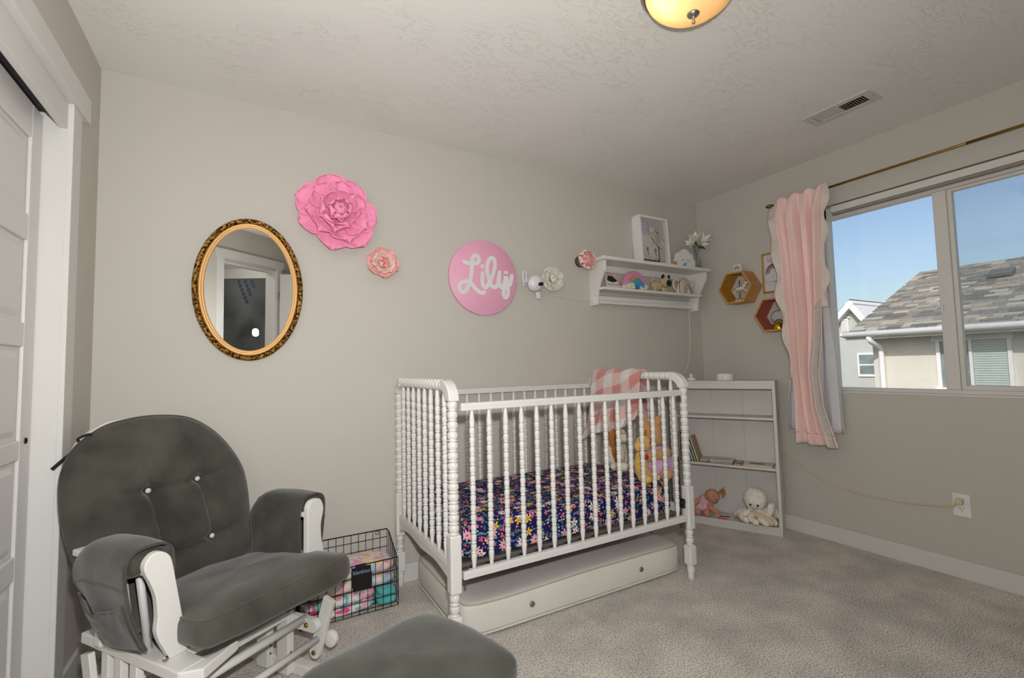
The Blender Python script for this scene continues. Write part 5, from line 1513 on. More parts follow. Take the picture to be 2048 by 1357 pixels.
# padded arm covers: inverted-U section swept along y
def arm_section(s_, v, near_):
    """s in 0..1 from the inner hem over the top to the outer hem"""
    zi, zo = 0.375, 0.356
    xin, xout = (0.232, 0.352)
    if near_: xin, xout = (0.226, 0.350)
    return xin, xout, zi, zo
def arm_cover(near_):
    sg = -1 if near_ else 1
    y0, y1 = 0.016, 0.300
    def fn(u, v):
        xin, xout, zi, zo = arm_section(u, v, near_)
        yy = y0 + (y1 - y0) * v
        endk = max(0, (v - 0.72) / 0.28)
        drop = 0.045 * endk ** 2.2
        ztop = 0.660 - drop + 0.004 * math.sin(v * 5)
        cx = (xin + xout) / 2; hw = (xout - xin) / 2 * (1 - 0.10 * endk)
        if u < 0.30:
            t_ = u / 0.30
            x = cx - hw + 0.004 * math.sin(t_ * 6 + v * 5) + (0.014 * (1 - t_) if near_ else -0.004 * (1 - t_)); z = zi + (ztop - 0.052 - zi) * t_
        elif u < 0.62:
            a = PI * (u - 0.30) / 0.32
            ca, sa = math.cos(a), math.sin(a)
            x = cx - hw * math.copysign(abs(ca) ** 0.72, ca); z = ztop - 0.052 + 0.052 * sa ** 0.72
        else:
            t_ = (u - 0.62) / 0.38
            yrel = (v - 0.5) * 2
            zb = zo + 0.095 * max(0, abs(yrel) - 0.15) ** 2.0 * (1.2 if yrel > 0 else 0.25)
            x = cx + hw - 0.060 * t_ ** 1.6 * (1 if near_ else 0.7) + 0.006 * math.sin(v * 9 + t_ * 3) * t_
            z = ztop - 0.052 + (zb - ztop + 0.052) * t_
        return (sg * x, yy, z)
    m = MB()
    if near_: m.grid(lambda u, v: fn(1 - u, v), 60, 26)
    else: m.grid(fn, 60, 26)
    # end cap at the rear
    cap_v = [fn(i / 60, 1.0) for i in range(61)]
    m.add(cap_v, [tuple(range(61))] if near_ else [tuple(range(60, -1, -1))], False)
    o = m.build('arm_cover', S_, GL, solid=0.006)
    MB().rbox((sg * (0.288 if near_ else 0.292), 0.150, 0.612), (0.054, 0.136, 0.042), (8, 3.0), 32, 12).build('arm_padding', S_, o)
    # side pocket on the outside
    def pk(u, v):
        # u along y, v downward from the pocket mouth
        vv = 0.04 + 0.92 * u
        mouth = 0.505 - 0.040 * math.sin(PI * u) + (0.015 if u < 0.5 else 0)
        x0, yy, z0 = fn(1.0, vv)
        zz = mouth + (z0 - mouth) * v
        # outer face x at that z
        best = min((fn(0.62 + 0.38 * k / 20, vv) for k in range(21)), key=lambda q: abs(q[2] - zz))
        return (best[0] + sg * (0.008 + 0.014 * math.sin(PI * u) * (1 - v) ** 0.6 * 1.0), yy, zz)
    p_ = MB()
    if near_: p_.grid(lambda u, v: pk(u, 1 - v), 24, 12)
    else: p_.grid(pk, 24, 12)
    p_.build('side_pocket', S_, o, solid=0.004)
    sm_ = [fn(0.70, v / 20) for v in range(21)]
    MB().tube([(q[0] + sg * 0.003, q[1], q[2]) for q in sm_], 0.0035, 6).build('seam', S_, o)
    return o
arm_cover(True); arm_cover(False)
MB().lathe([(0.0, -0.003), (0.007, -0.003), (0.008, 0.0)], 14, cap=False, axis='y', off=(-0.262, -0.018, 0.345)).build('snap', M['chrome'], GL)
# gliding base: for each side a foot board, two uprights, a fixed bar and swing links
def side_base(sx):
    d = 1 if sx > 0 else -1
    MB().box(sx - 0.022, sx + 0.022, -0.10, 0.36, 0.0, 0.042).build('foot_board', G_, GL, bevel=0.006)
    for y in (0.085, 0.195):
        u_ = MB().box(sx - 0.014 - d * 0.03, sx + 0.014 - d * 0.03, y - 0.030, y + 0.030, 0.0 + 0.005, 0.235).build('upright', G_, GL, bevel=0.003)
        for zz in (0.055, 0.085):
            MB().lathe([(0.004, -0.0015), (0.004, 0)], 8, axis='y', off=(sx - d * 0.03, y - 0.030, zz)).build('screw', M['darkmetal'], u_)
    # bar with rounded nose carrying the upper bolt
    bar_ = [(-0.035, 0.165)] + [(-0.035 - 0.024 * math.sin(PI * i / 8), 0.189 - 0.024 * math.cos(PI * i / 8)) for i in range(1, 8)] + [(-0.035, 0.213), (0.33, 0.213), (0.33, 0.165)]
    MB().prism(bar_[::-1], sx - d * 0.002 - 0.012, sx - d * 0.002 + 0.012, 'yz').build('fixed_bar', G_, GL, bevel=0.002)
    for y in (-0.02, 0.30):
        # swing link from the seat frame down to the lower pivot
        a, b2 = Vector((y - 0.065, 0.285)), Vector((y + 0.005, 0.075))
        if y > 0: a, b2 = Vector((y + 0.05, 0.285)), Vector((y - 0.01, 0.075))
        t_ = (b2 - a).normalized(); nn = Vector((-t_.y, t_.x)) * 0.024
        pts = [a + nn, b2 + nn]
        for i in range(1, 8):
            an = PI * i / 8
            pts.append(b2 + nn * math.cos(an) + t_ * 0.024 * math.sin(an))
        pts += [b2 - nn, a - nn]
        lk_ = MB().prism([(p.x, p.y) for p in pts][::-1], sx + d * 0.024 - 0.009, sx + d * 0.024 + 0.009, 'yz').build('swing_link', G_, GL, bevel=0.002)
        for q in (b2, Vector((y + 0.012, 0.190)) if y < 0 else Vector((y - 0.03, 0.19))):
            MB().lathe([(0.0, -0.004), (0.004, -0.004), (0.0075, -0.001), (0.0085, 0.003)], 14, cap=False, axis='x' if d < 0 else 'x', off=(sx - d * 0.018 if q is not b2 else sx + d * 0.012, q.x, q.y)).lathe([(0.0085, -0.003), (0.0085, 0.003)], 14, axis='x', off=(sx - d * 0.016 if q is not b2 else sx + d * 0.013, q.x, q.y)).build('bolt', M['brass'], lk_)
        MB().lathe([(0.030, -0.010), (0.030, 0.010)], 24, axis='x', off=(sx + d * 0.046, y - 0.05 if y < 0 else y + 0.03, 0.125)).build('pivot_disc', G_, lk_, bevel=0.002)
side_base(0.255); side_base(-0.255)
for (y, z, r_) in ((0.012, 0.205, 0.014), (-0.048, 0.140, 0.012), (0.30, 0.205, 0.013)):
    MB().tube([(-0.255, y, z), (0.255, y, z)], r_, 12).build('cross_rod', G_, GL)
MB().box(-0.235, 0.235, 0.06, 0.10, 0.21, 0.235).box(-0.235, 0.235, 0.18, 0.22, 0.21, 0.235).build('cross_board', G_, GL, bevel=0.003)
for x in (-0.268, -0.262):
    pass
for y in (0.12, 0.20, 0.27):
    MB().box(-0.272, -0.250, y - 0.018, y + 0.018, 0.20, 0.302).build('skirt_slat', G_, GL, bevel=0.003)

# ------------------------------------------------------------------ ottoman
OT = empty('glider_ottoman', 'matching grey microsuede ottoman in front of the glider', 'ottoman', (0.352, 1.178, 0), (0, 0, R(20)))
def ofn(p):
    k = (1 - (p[0] / 0.26) ** 2) * (1 - (p[1] / 0.22) ** 2)
    z = p[2] + (0.014 * k if p[2] > 0 else 0) + 0.003 * math.sin(p[0] * 26 + 2) * math.cos(p[1] * 21)
    return (p[0], p[1], z)
MB().rbox((0, 0, 0.358), (0.228, 0.198, 0.050), (6.5, 3.8), 64, 24, fn=ofn).build('cushion', S_, OT)
MB().box(-0.19, 0.19, -0.16, 0.16, 0.278, 0.306).build('top_frame', G_, OT, bevel=0.004)
for sx in (-0.15, 0.15):
    MB().box(sx - 0.02, sx + 0.02, -0.17, 0.17, 0.0, 0.04).build('foot_board', G_, OT, bevel=0.005)
    for y in (-0.07, 0.07):
        MB().box(sx - 0.013, sx + 0.013, y - 0.025, y + 0.025, 0.04, 0.278).build('upright', G_, OT, bevel=0.003)
MB().tube([(-0.15, 0, 0.15), (0.15, 0, 0.15)], 0.012, 10).build('cross_rod', G_, OT)

# ------------------------------------------------------------------ wire basket with blankets
bx0, bx1, byf, byb = 0.205, 0.636, 2.288, 2.498
BK = empty('wire_basket', 'black wire basket against the wall between glider and crib', 'basket', ((bx0 + bx1) / 2, (byf + byb) / 2, 0))
hx_, hy_ = (bx1 - bx0) / 2, (byb - byf) / 2
def wire(p, r_=0.0016, name='wire'):
    return MB().tube(p, r_, 6).build(name, M['blackwire'], BK)
zfh, zbk, zb = 0.228, 0.302, 0.006
for i in range(13):
    x = -hx_ + 2 * hx_ * i / 12
    wire([(x, -hy_, -0.0 + 0.004), (x, -hy_, zfh)])
    wire([(x, hy_, 0.004), (x, hy_, zbk)])
for z in (zb, 0.060, 0.116, 0.172):
    wire([(-hx_, -hy_, z), (hx_, -hy_, z)])
for z in (zb, 0.07, 0.142, 0.214, 0.262):
    wire([(-hx_, hy_, z), (hx_, hy_, z)])
for sx in (-hx_, hx_):
    for i in range(1, 6):
        y = -hy_ + 2 * hy_ * i / 6
        zt = zfh + (zbk - zfh) * max(0, min(1, (y + hy_ * 0.62) / (hy_ * 1.2)))
        wire([(sx, y, zb), (sx, y, zt)])
    for z in (zb, 0.060, 0.116, 0.172):
        wire([(sx, -hy_, z), (sx, hy_, z)])
for i in range(1, 6):
    y = -hy_ + 2 * hy_ * i / 6
    wire([(-hx_, y, zb), (hx_, y, zb)])
rim = []
for sx in (-1, 1):
    pass
rim = [(-hx_, -hy_, zfh), (hx_, -hy_, zfh), (hx_, -hy_ * 0.62, zfh + 0.004), (hx_, hy_ * 0.58, zbk - 0.002), (hx_, hy_, zbk), (-hx_, hy_, zbk), (-hx_, hy_ * 0.58, zbk - 0.002), (-hx_, -hy_ * 0.62, zfh + 0.004)]
MB().tube(rim, 0.0026, 8, closed=True).build('rim', M['blackwire'], BK)
MB().tube([(0.105 + 0.009 * math.cos(a * PI / 6) + 0.06, hy_ - 0.003, 0.291 + 0.009 * math.sin(a * PI / 6)) for a in range(12)], 0.0014, 6, closed=True).build('hook_loop', M['blackwire'], BK)
lb = MB().box(0.0, 0.088, -hy_ - 0.006, -hy_ - 0.002, 0.134, 0.222).box(0.018, 0.066, -hy_ - 0.006, -hy_ - 0.0, 0.222, 0.234).box(0.006, 0.092, -hy_ - 0.0065, -hy_ - 0.004, 0.118, 0.190).build('chalk_label', M['black'], BK, bevel=0.001)
lb.location = (-0.002 + 0.0, 0, 0)
tm = text_mesh('blankies', 0.024, 0.0003, mat('chalk_blue', C(150, 166, 190), 0.9))
to = link(tm, 'lettering', lb); to.location = (0.044, -hy_ - 0.0068, 0.200); to.rotation_euler = (PI / 2, 0, 0)
def blot_mat(name, base, cols, scale):
    m = mat(name, base, 0.9, spec=0.1, bump=(110, 0.4), sheen=0.2)
    nt = m.node_tree; n, l = nt.nodes, nt.links
    tc = n.new('ShaderNodeTexCoord'); prev = None
    for k, c in enumerate(cols):
        mp = n.new('ShaderNodeMapping'); mp.inputs['Location'].default_value = (k * 3.1, k * 1.7, k * 5.3); l.new(tc.outputs['Object'], mp.inputs['Vector'])
        nz = n.new('ShaderNodeTexNoise'); nz.inputs['Scale'].default_value = scale * (1 + 0.25 * k); nz.inputs['Detail'].default_value = 1.5; nz.inputs['Distortion'].default_value = 0.6
        l.new(mp.outputs[0], nz.inputs['Vector'])
        mr = n.new('ShaderNodeMapRange'); mr.inputs['From Min'].default_value = 0.56; mr.inputs['From Max'].default_value = 0.60; l.new(nz.outputs[0], mr.inputs['Value'])
        mx = n.new('ShaderNodeMix'); mx.data_type = 'RGBA'; l.new(mr.outputs[0], mx.inputs['Factor'])
        if prev is None: mx.inputs['A'].default_value = base
        else: l.new(prev, mx.inputs['A'])
        mx.inputs['B'].default_value = c; prev = mx.outputs['Result']
    l.new(prev, n['Principled BSDF'].inputs['Base Color'])
    return m
cx_, cy_ = (bx0 + bx1) / 2, (byf + byb) / 2
def folded(name, label, c, h_, m, e=(5, 3), layers=2, seed=1):
    q = random.Random(seed)
    root = empty(name, label, 'blanket', (c[0], c[1], c[2]))
    for k in range(layers):
        hz = h_[2] / layers
        ph_ = q.random() * 6
        fn = lambda p: (p[0] + 0.004 * math.sin(p[2] * 60 + ph_), p[1], p[2] + 0.006 * math.sin(p[0] * 16 + ph_) * (1 if p[2] > 0 else 0.4))
        MB().rbox((0.004 * math.sin(k * 2.1), 0, hz * (2 * k + 1)), (h_[0] * (1 - 0.02 * k), h_[1], hz * 1.02), e, 40, 12, fn=fn).build('fold', m, root)
    return root
white_fl = blot_mat('white_floral_minky', C(232, 226, 226), [C(120, 196, 194), C(222, 92, 130), C(236, 170, 186)], 17)
past_fl = blot_mat('pastel_floral_minky', C(232, 214, 200), [C(160, 202, 216), C(236, 150, 190), C(188, 178, 220), C(236, 206, 150)], 15)
teal = fuzz('teal_minky', C(84, 188, 190), 120, 0.9)
folded('white_floral_blanket', 'white blanket with pink and teal flowers at the bottom of the basket', (cx_ - 0.045, cy_ - 0.002, 0.009), (0.160, hy_ - 0.006, 0.045), white_fl, layers=2, seed=2)
folded('teal_blanket', 'fluffy teal blanket edge at the basket end nearest the crib', (bx1 - 0.052, cy_ - 0.002, 0.009), (0.046, hy_ - 0.006, 0.043), teal, layers=2, seed=3)
folded('pastel_blanket', 'pastel watercolour floral blanket on top in the basket', (cx_, cy_ - 0.002, 0.102), (hx_ - 0.008, hy_ - 0.008, 0.058), past_fl, layers=2, seed=4)
# ------------------------------------------------------------------ corner bookcase (local x left-to-right, y into the corner)
BLF = Vector((2.706, 2.410, 0)); BANG = math.atan2(-0.897, 0.442)
BM = Matrix.Translation(BLF) @ Matrix.Rotation(BANG, 4, 'Z')
def bc(x, y, z): return BM @ Vector((x, y, z))
BW, BD, BH = 0.655, 0.200, 1.003
BC = empty('bookcase', 'white laminate bookcase set diagonally in the corner behind the crib', 'bookcase', BLF, (0, 0, BANG))
L = M['bookwhite']
def bb_(name, *b, bevel=0.0015, m=None): return MB().box(*b).build(name, m or L, BC, bevel=bevel)
bb_('side_panel', 0, 0.020, 0, BD, 0, BH); bb_('side_panel', BW - 0.020, BW, 0, BD, 0, BH)
bb_('top_board', 0.020, BW - 0.020, 0.004, BD, BH - 0.020, BH - 0.001)
bb_('fascia', 0.020, BW - 0.020, 0.002, 0.016, BH - 0.056, BH - 0.020)
bb_('shelf_board', 0.020, BW - 0.020, 0.002, BD - 0.012, 0.742, 0.758)
bb_('shelf_board', 0.020, BW - 0.020, 0.002, BD - 0.012, 0.414, 0.4305)
bb_('bottom_board', 0.020, BW - 0.020, 0.002, BD - 0.012, 0.036, 0.054)
bb_('kick_board', 0.020, BW - 0.020, 0.006, 0.020, 0, 0.036)
for k in range(3):
    w3 = (BW - 0.04) / 3
    bb_('back_panel', 0.020 + k * w3 + 0.0003, 0.020 + (k + 1) * w3 - 0.0003, BD - 0.011, BD - 0.004, 0.0, BH - 0.02, bevel=0.0008)
def lying(o, x, y, z, rz=0):
    o.matrix_world = BM @ Matrix.Translation((x, y, z)) @ Matrix.Rotation(rz, 4, 'Z')
def book(name, label, sz, cover, x, y, z, rz=0, lean=0, pages=True, group=None):
    """sz: length (x), width (y), thickness (z) lying flat; lean stands it up about y"""
    r_ = empty(name, label, 'book', (0, 0, 0), group=group)
    a, b, t_ = sz
    cm_ = cover
    MB().box(0, a, 0, b, 0, 0.0025).box(0, a, 0, b, t_ - 0.0025, t_).box(0, a, b - 0.003, b, 0.0025, t_ - 0.0025).build('cover', cm_, r_, bevel=0.0008)
    MB().box(0.003, a - 0.003, 0.003, b - 0.004, 0.0026, t_ - 0.0026).build('pages', M['pages'], r_)
    r_.matrix_world = BM @ Matrix.Translation((x, y, z)) @ Matrix.Rotation(rz, 4, 'Z') @ Matrix.Rotation(lean, 4, 'Y')
    return r_
M['pages'] = mat('book_pages', C(222, 212, 192), 0.9, var=(80, 0.08))
sz2 = 0.431
def cov(n_, c): return mat(n_, c, 0.45, var=(25, 0.12))
# standing on the left
book('yellow_book', 'mustard-yellow book standing near the left end of the middle shelf', (0.190, 0.15, 0.013), cov('mustard_cover', C(182, 146, 44)), 0.050, 0.010, sz2, 0, R(-90))
book('black_book', 'black book standing against the left side of the bookcase', (0.200, 0.15, 0.013), cov('black_cover', C(34, 30, 34)), 0.0345, 0.012, sz2, 0, R(-90))
for (nm, lab, c, x0, ln) in (('slate_book', 'slate grey book leaning left of the green book', C(112, 120, 118), 0.121, 0.130), ('green_book', 'dark green book leaning on the middle shelf', C(20, 92, 66), 0.139, 0.150), ('tan_book', 'tan book leaning against the green book on the middle shelf', C(160, 128, 92), 0.156, 0.178)):
    book(nm, lab, (ln, 0.13, 0.012), cov(nm + '_cover', c), x0, 0.010, sz2 + 0.0036, 0, R(-106))
# lying books
book('charcoal_book', 'thin charcoal book under the cream picture book', (0.050, 0.12, 0.008), cov('charcoal_cover', C(44, 40, 42)), 0.162, 0.022, sz2)
book('cream_book', 'cream picture book lying at the left of the stack', (0.060, 0.145, 0.008), cov('cream_cover', C(206, 192, 172)), 0.160, 0.012, sz2 + 0.0083, R(3))
book('blue_book', 'thin navy blue book at the bottom of the lying stack', (0.155, 0.13, 0.0115), cov('navy_cover', C(34, 66, 96)), 0.2225, 0.008, sz2)
tb = book('titled_book', 'pale grey book with printed title on top of the lying stack', (0.152, 0.15, 0.008), cov('pale_cover', C(214, 206, 192)), 0.2235, 0.010, sz2 + 0.012, R(1))
MB().box(0.022, 0.128, 0.070, 0.084, 0.0078, 0.0084).build('printed_title', mat('title_ink', C(120, 104, 108), 0.7, var=(120, 0.6)), tb)
rbk = book('red_blue_book', 'small red board book with blue cover at the right of the stack', (0.046, 0.13, 0.012), cov('red_cover', C(196, 36, 36)), 0.381, 0.006, sz2)
MB().box(0.001, 0.045, 0.03, 0.129, 0.0118, 0.0124).build('blue_panel', mat('sky_blue_print', C(120, 164, 188), 0.5), rbk)
MB().box(0.006, 0.040, -0.0006, 0.0002, 0.0035, 0.0085).build('yellow_title', mat('yellow_print', C(236, 190, 60), 0.5), rbk)
fl = book('flat_book', 'wide cream book lying flat at the right end of the middle shelf', (0.172, 0.14, 0.010), cov('ivory_cover', C(214, 206, 190)), 0.442, 0.012, sz2)
MB().box(0.03, 0.12, 0.04, 0.09, 0.0098, 0.0104).build('printed_picture', mat('brown_print', C(150, 120, 108), 0.7, var=(60, 0.5)), fl)

# on top of the bookcase
sm = empty('sound_machine', 'round white sound machine on top of the bookcase', 'speaker', bc(0.335, 0.115, BH - 0.001), (0, 0, BANG))
MB().lathe([(0.0, 0.0), (0.056, 0.0), (0.060, 0.004), (0.058, 0.040), (0.054, 0.048), (0.048, 0.050), (0.0, 0.050)], 40, cap=False).build('body', M['plastic'], sm)
MB().box(-0.0012, 0.0012, -0.0595, -0.0575, 0.022, 0.040).build('indicator_slot', mat('grey_slot', C(120, 118, 116), 0.5), sm)
ch = empty('usb_charger', 'small white plug adapter lying on the bookcase top by the corner', 'charger', bc(0.108, 0.100, BH - 0.001), (0, 0, BANG))
MB().rbox((0, 0, 0.009), (0.030, 0.016, 0.009), (4, 4), 20, 10).build('base', M['plastic'], ch)
MB().box(-0.012, 0.014, -0.010, 0.010, 0.012, 0.050).build('adapter', mat('pale_lilac_plastic', C(214, 204, 206), 0.4), ch, bevel=0.004)

# ------------------------------------------------------------------ doll with toy keys, octopus plush
bz = 0.0545
dl = empty('baby_doll', 'tan cloth doll in a pink dress slumped on the bottom shelf', 'doll', bc(0.150, 0.055, bz), (0, 0, BANG))
skin = mat('doll_skin', C(206, 146, 112), 0.6, var=(10, 0.05)); pinkd = mat('pink_print_dress', C(222, 176, 186), 0.85, bump=(90, 0.5), var=(60, 0.14))
def ddf(u, v):
    a = 2 * PI * u; r_ = 0.034 + 0.040 * v + 0.006 * v * math.sin(9 * a)
    return (r_ * math.cos(a) + 0.050 - 0.055 * v, r_ * 0.72 * math.sin(a), 0.128 - v * 0.085)
MB().ell((0.018, 0.005, 0.085), (0.044, 0.036, 0.060), 16, 10, Euler((0, R(28), 0))).build('body', pinkd, dl)
MB().grid(ddf, 40, 10, closeu=True).build('dress', pinkd, dl, solid=0.003)
MB().ell((0.078, -0.012, 0.140), (0.050, 0.044, 0.048), 20, 14).build('head', skin, dl)
for p in ((0.094, -0.052, 0.150), (0.106, -0.047, 0.132)):
    MB().ell(p, (0.005, 0.004, 0.007), 10, 8).build('eye', mat('blue_doll_eye', C(70, 100, 140), 0.2), dl)
MB().ell((0.080, -0.057, 0.128), (0.005, 0.006, 0.004), 8, 6).build('nose', skin, dl)
MB().tube(catmull([(0.062, -0.050, 0.140), (0.060, -0.054, 0.128), (0.066, -0.054, 0.116)], 4), 0.0018, 6).build('mouth', mat('brown_stitch', C(140, 80, 60), 0.8), dl)
hm = mat('sandy_hair', C(190, 138, 70), 0.7, var=(60, 0.2))
hr_ = MB(); q = random.Random(9)
for i in range(46):
    a = (q.random() - 0.5) * 1.5; b2 = (q.random() - 0.5) * 0.05
    hr_.tube(catmull([(0.112, -0.012, 0.166), (0.130 + 0.012 * math.cos(a), -0.012 + b2, 0.182 + 0.016 * math.sin(a)), (0.146 + 0.014 * math.cos(a), -0.012 + b2 * 1.4, 0.172 + 0.040 * math.sin(a)), (0.142 + 0.020 * q.random(), -0.012 + b2 * 1.6, 0.142 + 0.055 * (a + 0.75) / 1.5)], 3), 0.0016, 5)
ho = hr_.build('ponytail', hm, dl); ho['kind'] = 'stuff'
for (p, r3) in (((-0.015, -0.045, 0.026), (0.026, 0.034, 0.026)), ((0.045, -0.045, 0.028), (0.024, 0.032, 0.028))):
    MB().ell(p, r3, 14, 10).build('leg', skin, dl)
MB().tube(catmull([(0.055, -0.03, 0.085), (0.080, -0.045, 0.058), (0.112, -0.050, 0.046)], 5), 0.014, 10).ell((0.114, -0.050, 0.046), (0.018, 0.015, 0.016), 12, 8).build('arm', skin, dl)
MB().tube(catmull([(-0.01, -0.03, 0.105), (-0.03, -0.045, 0.090), (-0.032, -0.052, 0.072)], 5), 0.014, 10).build('arm', skin, dl)
tk = empty('toy_keys', 'bright plastic toy keys lying beside the doll', 'toy', bc(0.293, 0.008, bz), (0, 0, BANG))
for k, (c, a) in enumerate(((C(214, 30, 110), 12), (C(236, 190, 30), -6), (C(110, 60, 150), 4))):
    kb = MB(); kb.mt = Matrix.Translation((-0.012 + 0.008 * k, 0.0, 0.007 + 0.006 * k)) @ Matrix.Rotation(R(a), 4, 'Z') @ Matrix.Rotation(R(-3 * k), 4, 'Y')
    kb.lathe([(0.011, -0.0025), (0.011, 0.0025)], 18, off=(-0.008, 0, 0)).box(0.0, 0.045, -0.005, 0.005, -0.0025, 0.0025).box(0.028, 0.034, 0.005, 0.010, -0.0025, 0.0025).box(0.039, 0.044, 0.005, 0.010, -0.0025, 0.0025)
    kb.build('key', mat('toy_key_plastic', c, 0.35), tk)
MB().tube([(-0.030 + 0.010 * math.cos(i * PI / 8), 0.0, 0.0130 + 0.0115 * math.sin(i * PI / 8)) for i in range(16)], 0.0022, 6, closed=True).build('ring', M['plastic'], tk)

oc = empty('octopus_plush', 'white knitted octopus plush with smiling face on the bottom shelf', 'toy', bc(0.492, 0.088, bz), (0, 0, BANG))
ow = fuzz('ivory_boucle', C(246, 240, 228), 90, 0.7); ou = mat('peach_rib_knit', C(226, 196, 166), 0.9)
nt = ou.node_tree; n_, l_ = nt.nodes, nt.links
def ohead(p):
    k = 1 - 0.20 * max(0, (-p[2]) / 0.1)
    return (p[0] * k, p[1] * k, p[2])
MB().rbox((0, 0.0, 0.142), (0.074, 0.066, 0.080), (2.1, 2.2), 32, 20, fn=ohead).build('head', ow, oc)
MB().ell((0, 0, 0.052), (0.060, 0.055, 0.050), 20, 10).build('body', ow, oc)
arms = [((-0.05, -0.02), (-0.105, -0.02), (-0.128, 0.005), 0.0), ((-0.03, -0.04), (-0.078, -0.070), (-0.045, -0.095), 0.0), ((0.0, -0.05), (-0.022, -0.088), (0.012, -0.112), 0.0), ((0.03, -0.045), (0.040, -0.088), (0.072, -0.108), 0.0), ((0.05, -0.02), (0.095, -0.045), (0.118, -0.065), 0.0), ((0.05, 0.02), (0.105, 0.015), (0.125, -0.01), 0.03)]
for k, (a, b2, c, lift) in enumerate(arms):
    pts = catmull([(a[0], a[1], 0.060), (b2[0], b2[1], 0.040 + lift * 1.6), (c[0], c[1], 0.022 + lift)], 8)
    rr_ = [0.024 - 0.006 * i / len(pts) + 0.0009 * math.sin(i * 2.2) for i in range(len(pts))]
    rr_[-1] = 0.012
    MB().tube(pts, rr_, 12).ell(pts[-1], (0.018, 0.018, 0.018), 12, 8).build('tentacle', ow, oc)
    und = MB()
    for i in range(2, len(pts)):
        p = pts[i]
        und.lathe([(0.0195, -0.0018), (0.0215, 0.0), (0.0195, 0.0018)], 12, axis='x' if k in (0, 4, 5) else 'y', off=(p.x, p.y - 0.004, p.z - 0.0035 * 0), cap=True)
    und.build('ribbed_underside', ou, oc)
# crossing arm in front and raised arm on the right
pts = catmull([(-0.012, -0.055, 0.066), (0.030, -0.082, 0.060), (0.075, -0.090, 0.040), (0.098, -0.092, 0.026)], 7)
MB().tube(pts, [0.019] * len(pts), 12).ell(pts[-1], (0.019, 0.019, 0.019), 12, 8).ell(pts[0], (0.019, 0.019, 0.019), 12, 8).build('tentacle', ou, oc)
pts = catmull([(0.060, -0.04, 0.050), (0.088, -0.048, 0.080), (0.098, -0.045, 0.112), (0.102, -0.040, 0.122)], 6)
MB().tube(pts, [0.022] * len(pts), 12).ell(pts[-1], (0.022, 0.022, 0.020), 12, 8).build('tentacle', ow, oc)
for s_ in (-1, 1):
    MB().ell((s_ * 0.022, -0.0605, 0.118), (0.0065, 0.005, 0.0075), 12, 8).build('eye', mat('glossy_black', C(16, 14, 14), 0.1), oc)
MB().tube([(0.020 * math.cos(a), -0.0615 + 0.004 * abs(math.cos(a)), 0.108 + 0.014 * math.sin(a)) for a in [PI * (1.12 + 0.76 * i / 10) for i in range(11)]], 0.0014, 6).build('smile', M['black'], oc)

# ------------------------------------------------------------------ hexagon shelves on the window wall
def hexagon(name, label, yc, zc, wa, h_, inner, depth=0.132):
    r_ = empty(name, label, 'shelf', (XR, yc, zc), RIGHTROT)
    # flat-top hexagon: local x to the right, y up, z out of the wall
    def hp(k): return [(-wa * k, 0), (-wa * 0.5 * k, -h_ * k), (wa * 0.5 * k, -h_ * k), (wa * k, 0), (wa * 0.5 * k, h_ * k), (-wa * 0.5 * k, h_ * k)]
    o, i_ = hp(1.0), hp(0.90)
    for k in range(6):
        k2 = (k + 1) % 6
        q = [o[k], o[k2], i_[k2], i_[k]]
        vs = [(a, b, z) for z in (0, depth) for a, b in q]
        MB().add(vs, [(0, 1, 5, 4), (4, 5, 6, 7), (3, 2, 1, 0), (1, 2, 6, 5), (3, 0, 4, 7)]).build('board', M['wood'], r_)
        MB().add([(q[2][0] * 0.996, q[2][1] * 0.996, 0.0), (q[3][0] * 0.996, q[3][1] * 0.996, 0.0), (q[3][0] * 0.996, q[3][1] * 0.996, depth - 0.0005), (q[2][0] * 0.996, q[2][1] * 0.996, depth - 0.0005)], [(0, 1, 2, 3)]).build('inner_face', inner, r_)
    return r_
hexagon('hexagon_shelf', 'oak hexagon wall shelf with ochre inside and a carousel horse', 2.122, 1.671, 0.132, 0.113, mat('ochre_stain', C(176, 126, 40), 0.6, var=(20, 0.1)))
hexagon('hexagon_shelf', 'oak hexagon wall shelf with rust-pink inside beside the curtain', 1.853, 1.445, 0.132, 0.113, mat('rust_pink_stain', C(176, 96, 82), 0.6, var=(20, 0.1)))
zA = 1.671 - 0.113 * 0.90; zB = 1.445 - 0.113 * 0.90
ca = empty('carousel_horse', 'small carousel horse figurine on a gold pole in the upper hexagon', 'figurine', (XR - 0.075, 2.118, zA + 0.001), (0, 0, -PI / 2))
hw2 = mat('painted_porcelain', C(220, 212, 200), 0.3); hg = mat('golden_mane', C(206, 160, 84), 0.45)
MB().lathe([(0.0, 0.0), (0.042, 0.0), (0.040, 0.008), (0.026, 0.016), (0.008, 0.022), (0.0, 0.022)], 24, cap=False).build('base', mat('mottled_base', C(206, 196, 176), 0.5, var=(70, 0.35)), ca)
for k in range(8):
    MB().ell((0.030 * math.cos(k * 0.8), 0.030 * math.sin(k * 0.8), 0.014), (0.008, 0.008, 0.006), 8, 6).build('base_flower', mat('base_bloom', [C(150, 60, 60), C(110, 130, 90), C(200, 160, 120)][k % 3], 0.6), ca)
MB().tube([(0, 0, 0.02), (0, 0, 0.158)], 0.0035, 8).build('pole', M['gold'], ca)
MB().ell((0.0, 0, 0.095), (0.040, 0.014, 0.016), 16, 10, Euler((0, R(-6), 0))).build('body', hw2, ca)
MB().tube([(0.030, 0, 0.100), (0.044, 0, 0.128)], [0.013, 0.009], 10).ell((0.052, 0, 0.132), (0.016, 0.007, 0.008), 12, 8, Euler((0, R(25), 0))).build('head', hw2, ca)
MB().tube(catmull([(0.022, 0, 0.112), (0.030, 0, 0.132), (0.040, 0, 0.144), (0.050, 0, 0.146)], 4), 0.007, 8).build('mane', hg, ca)
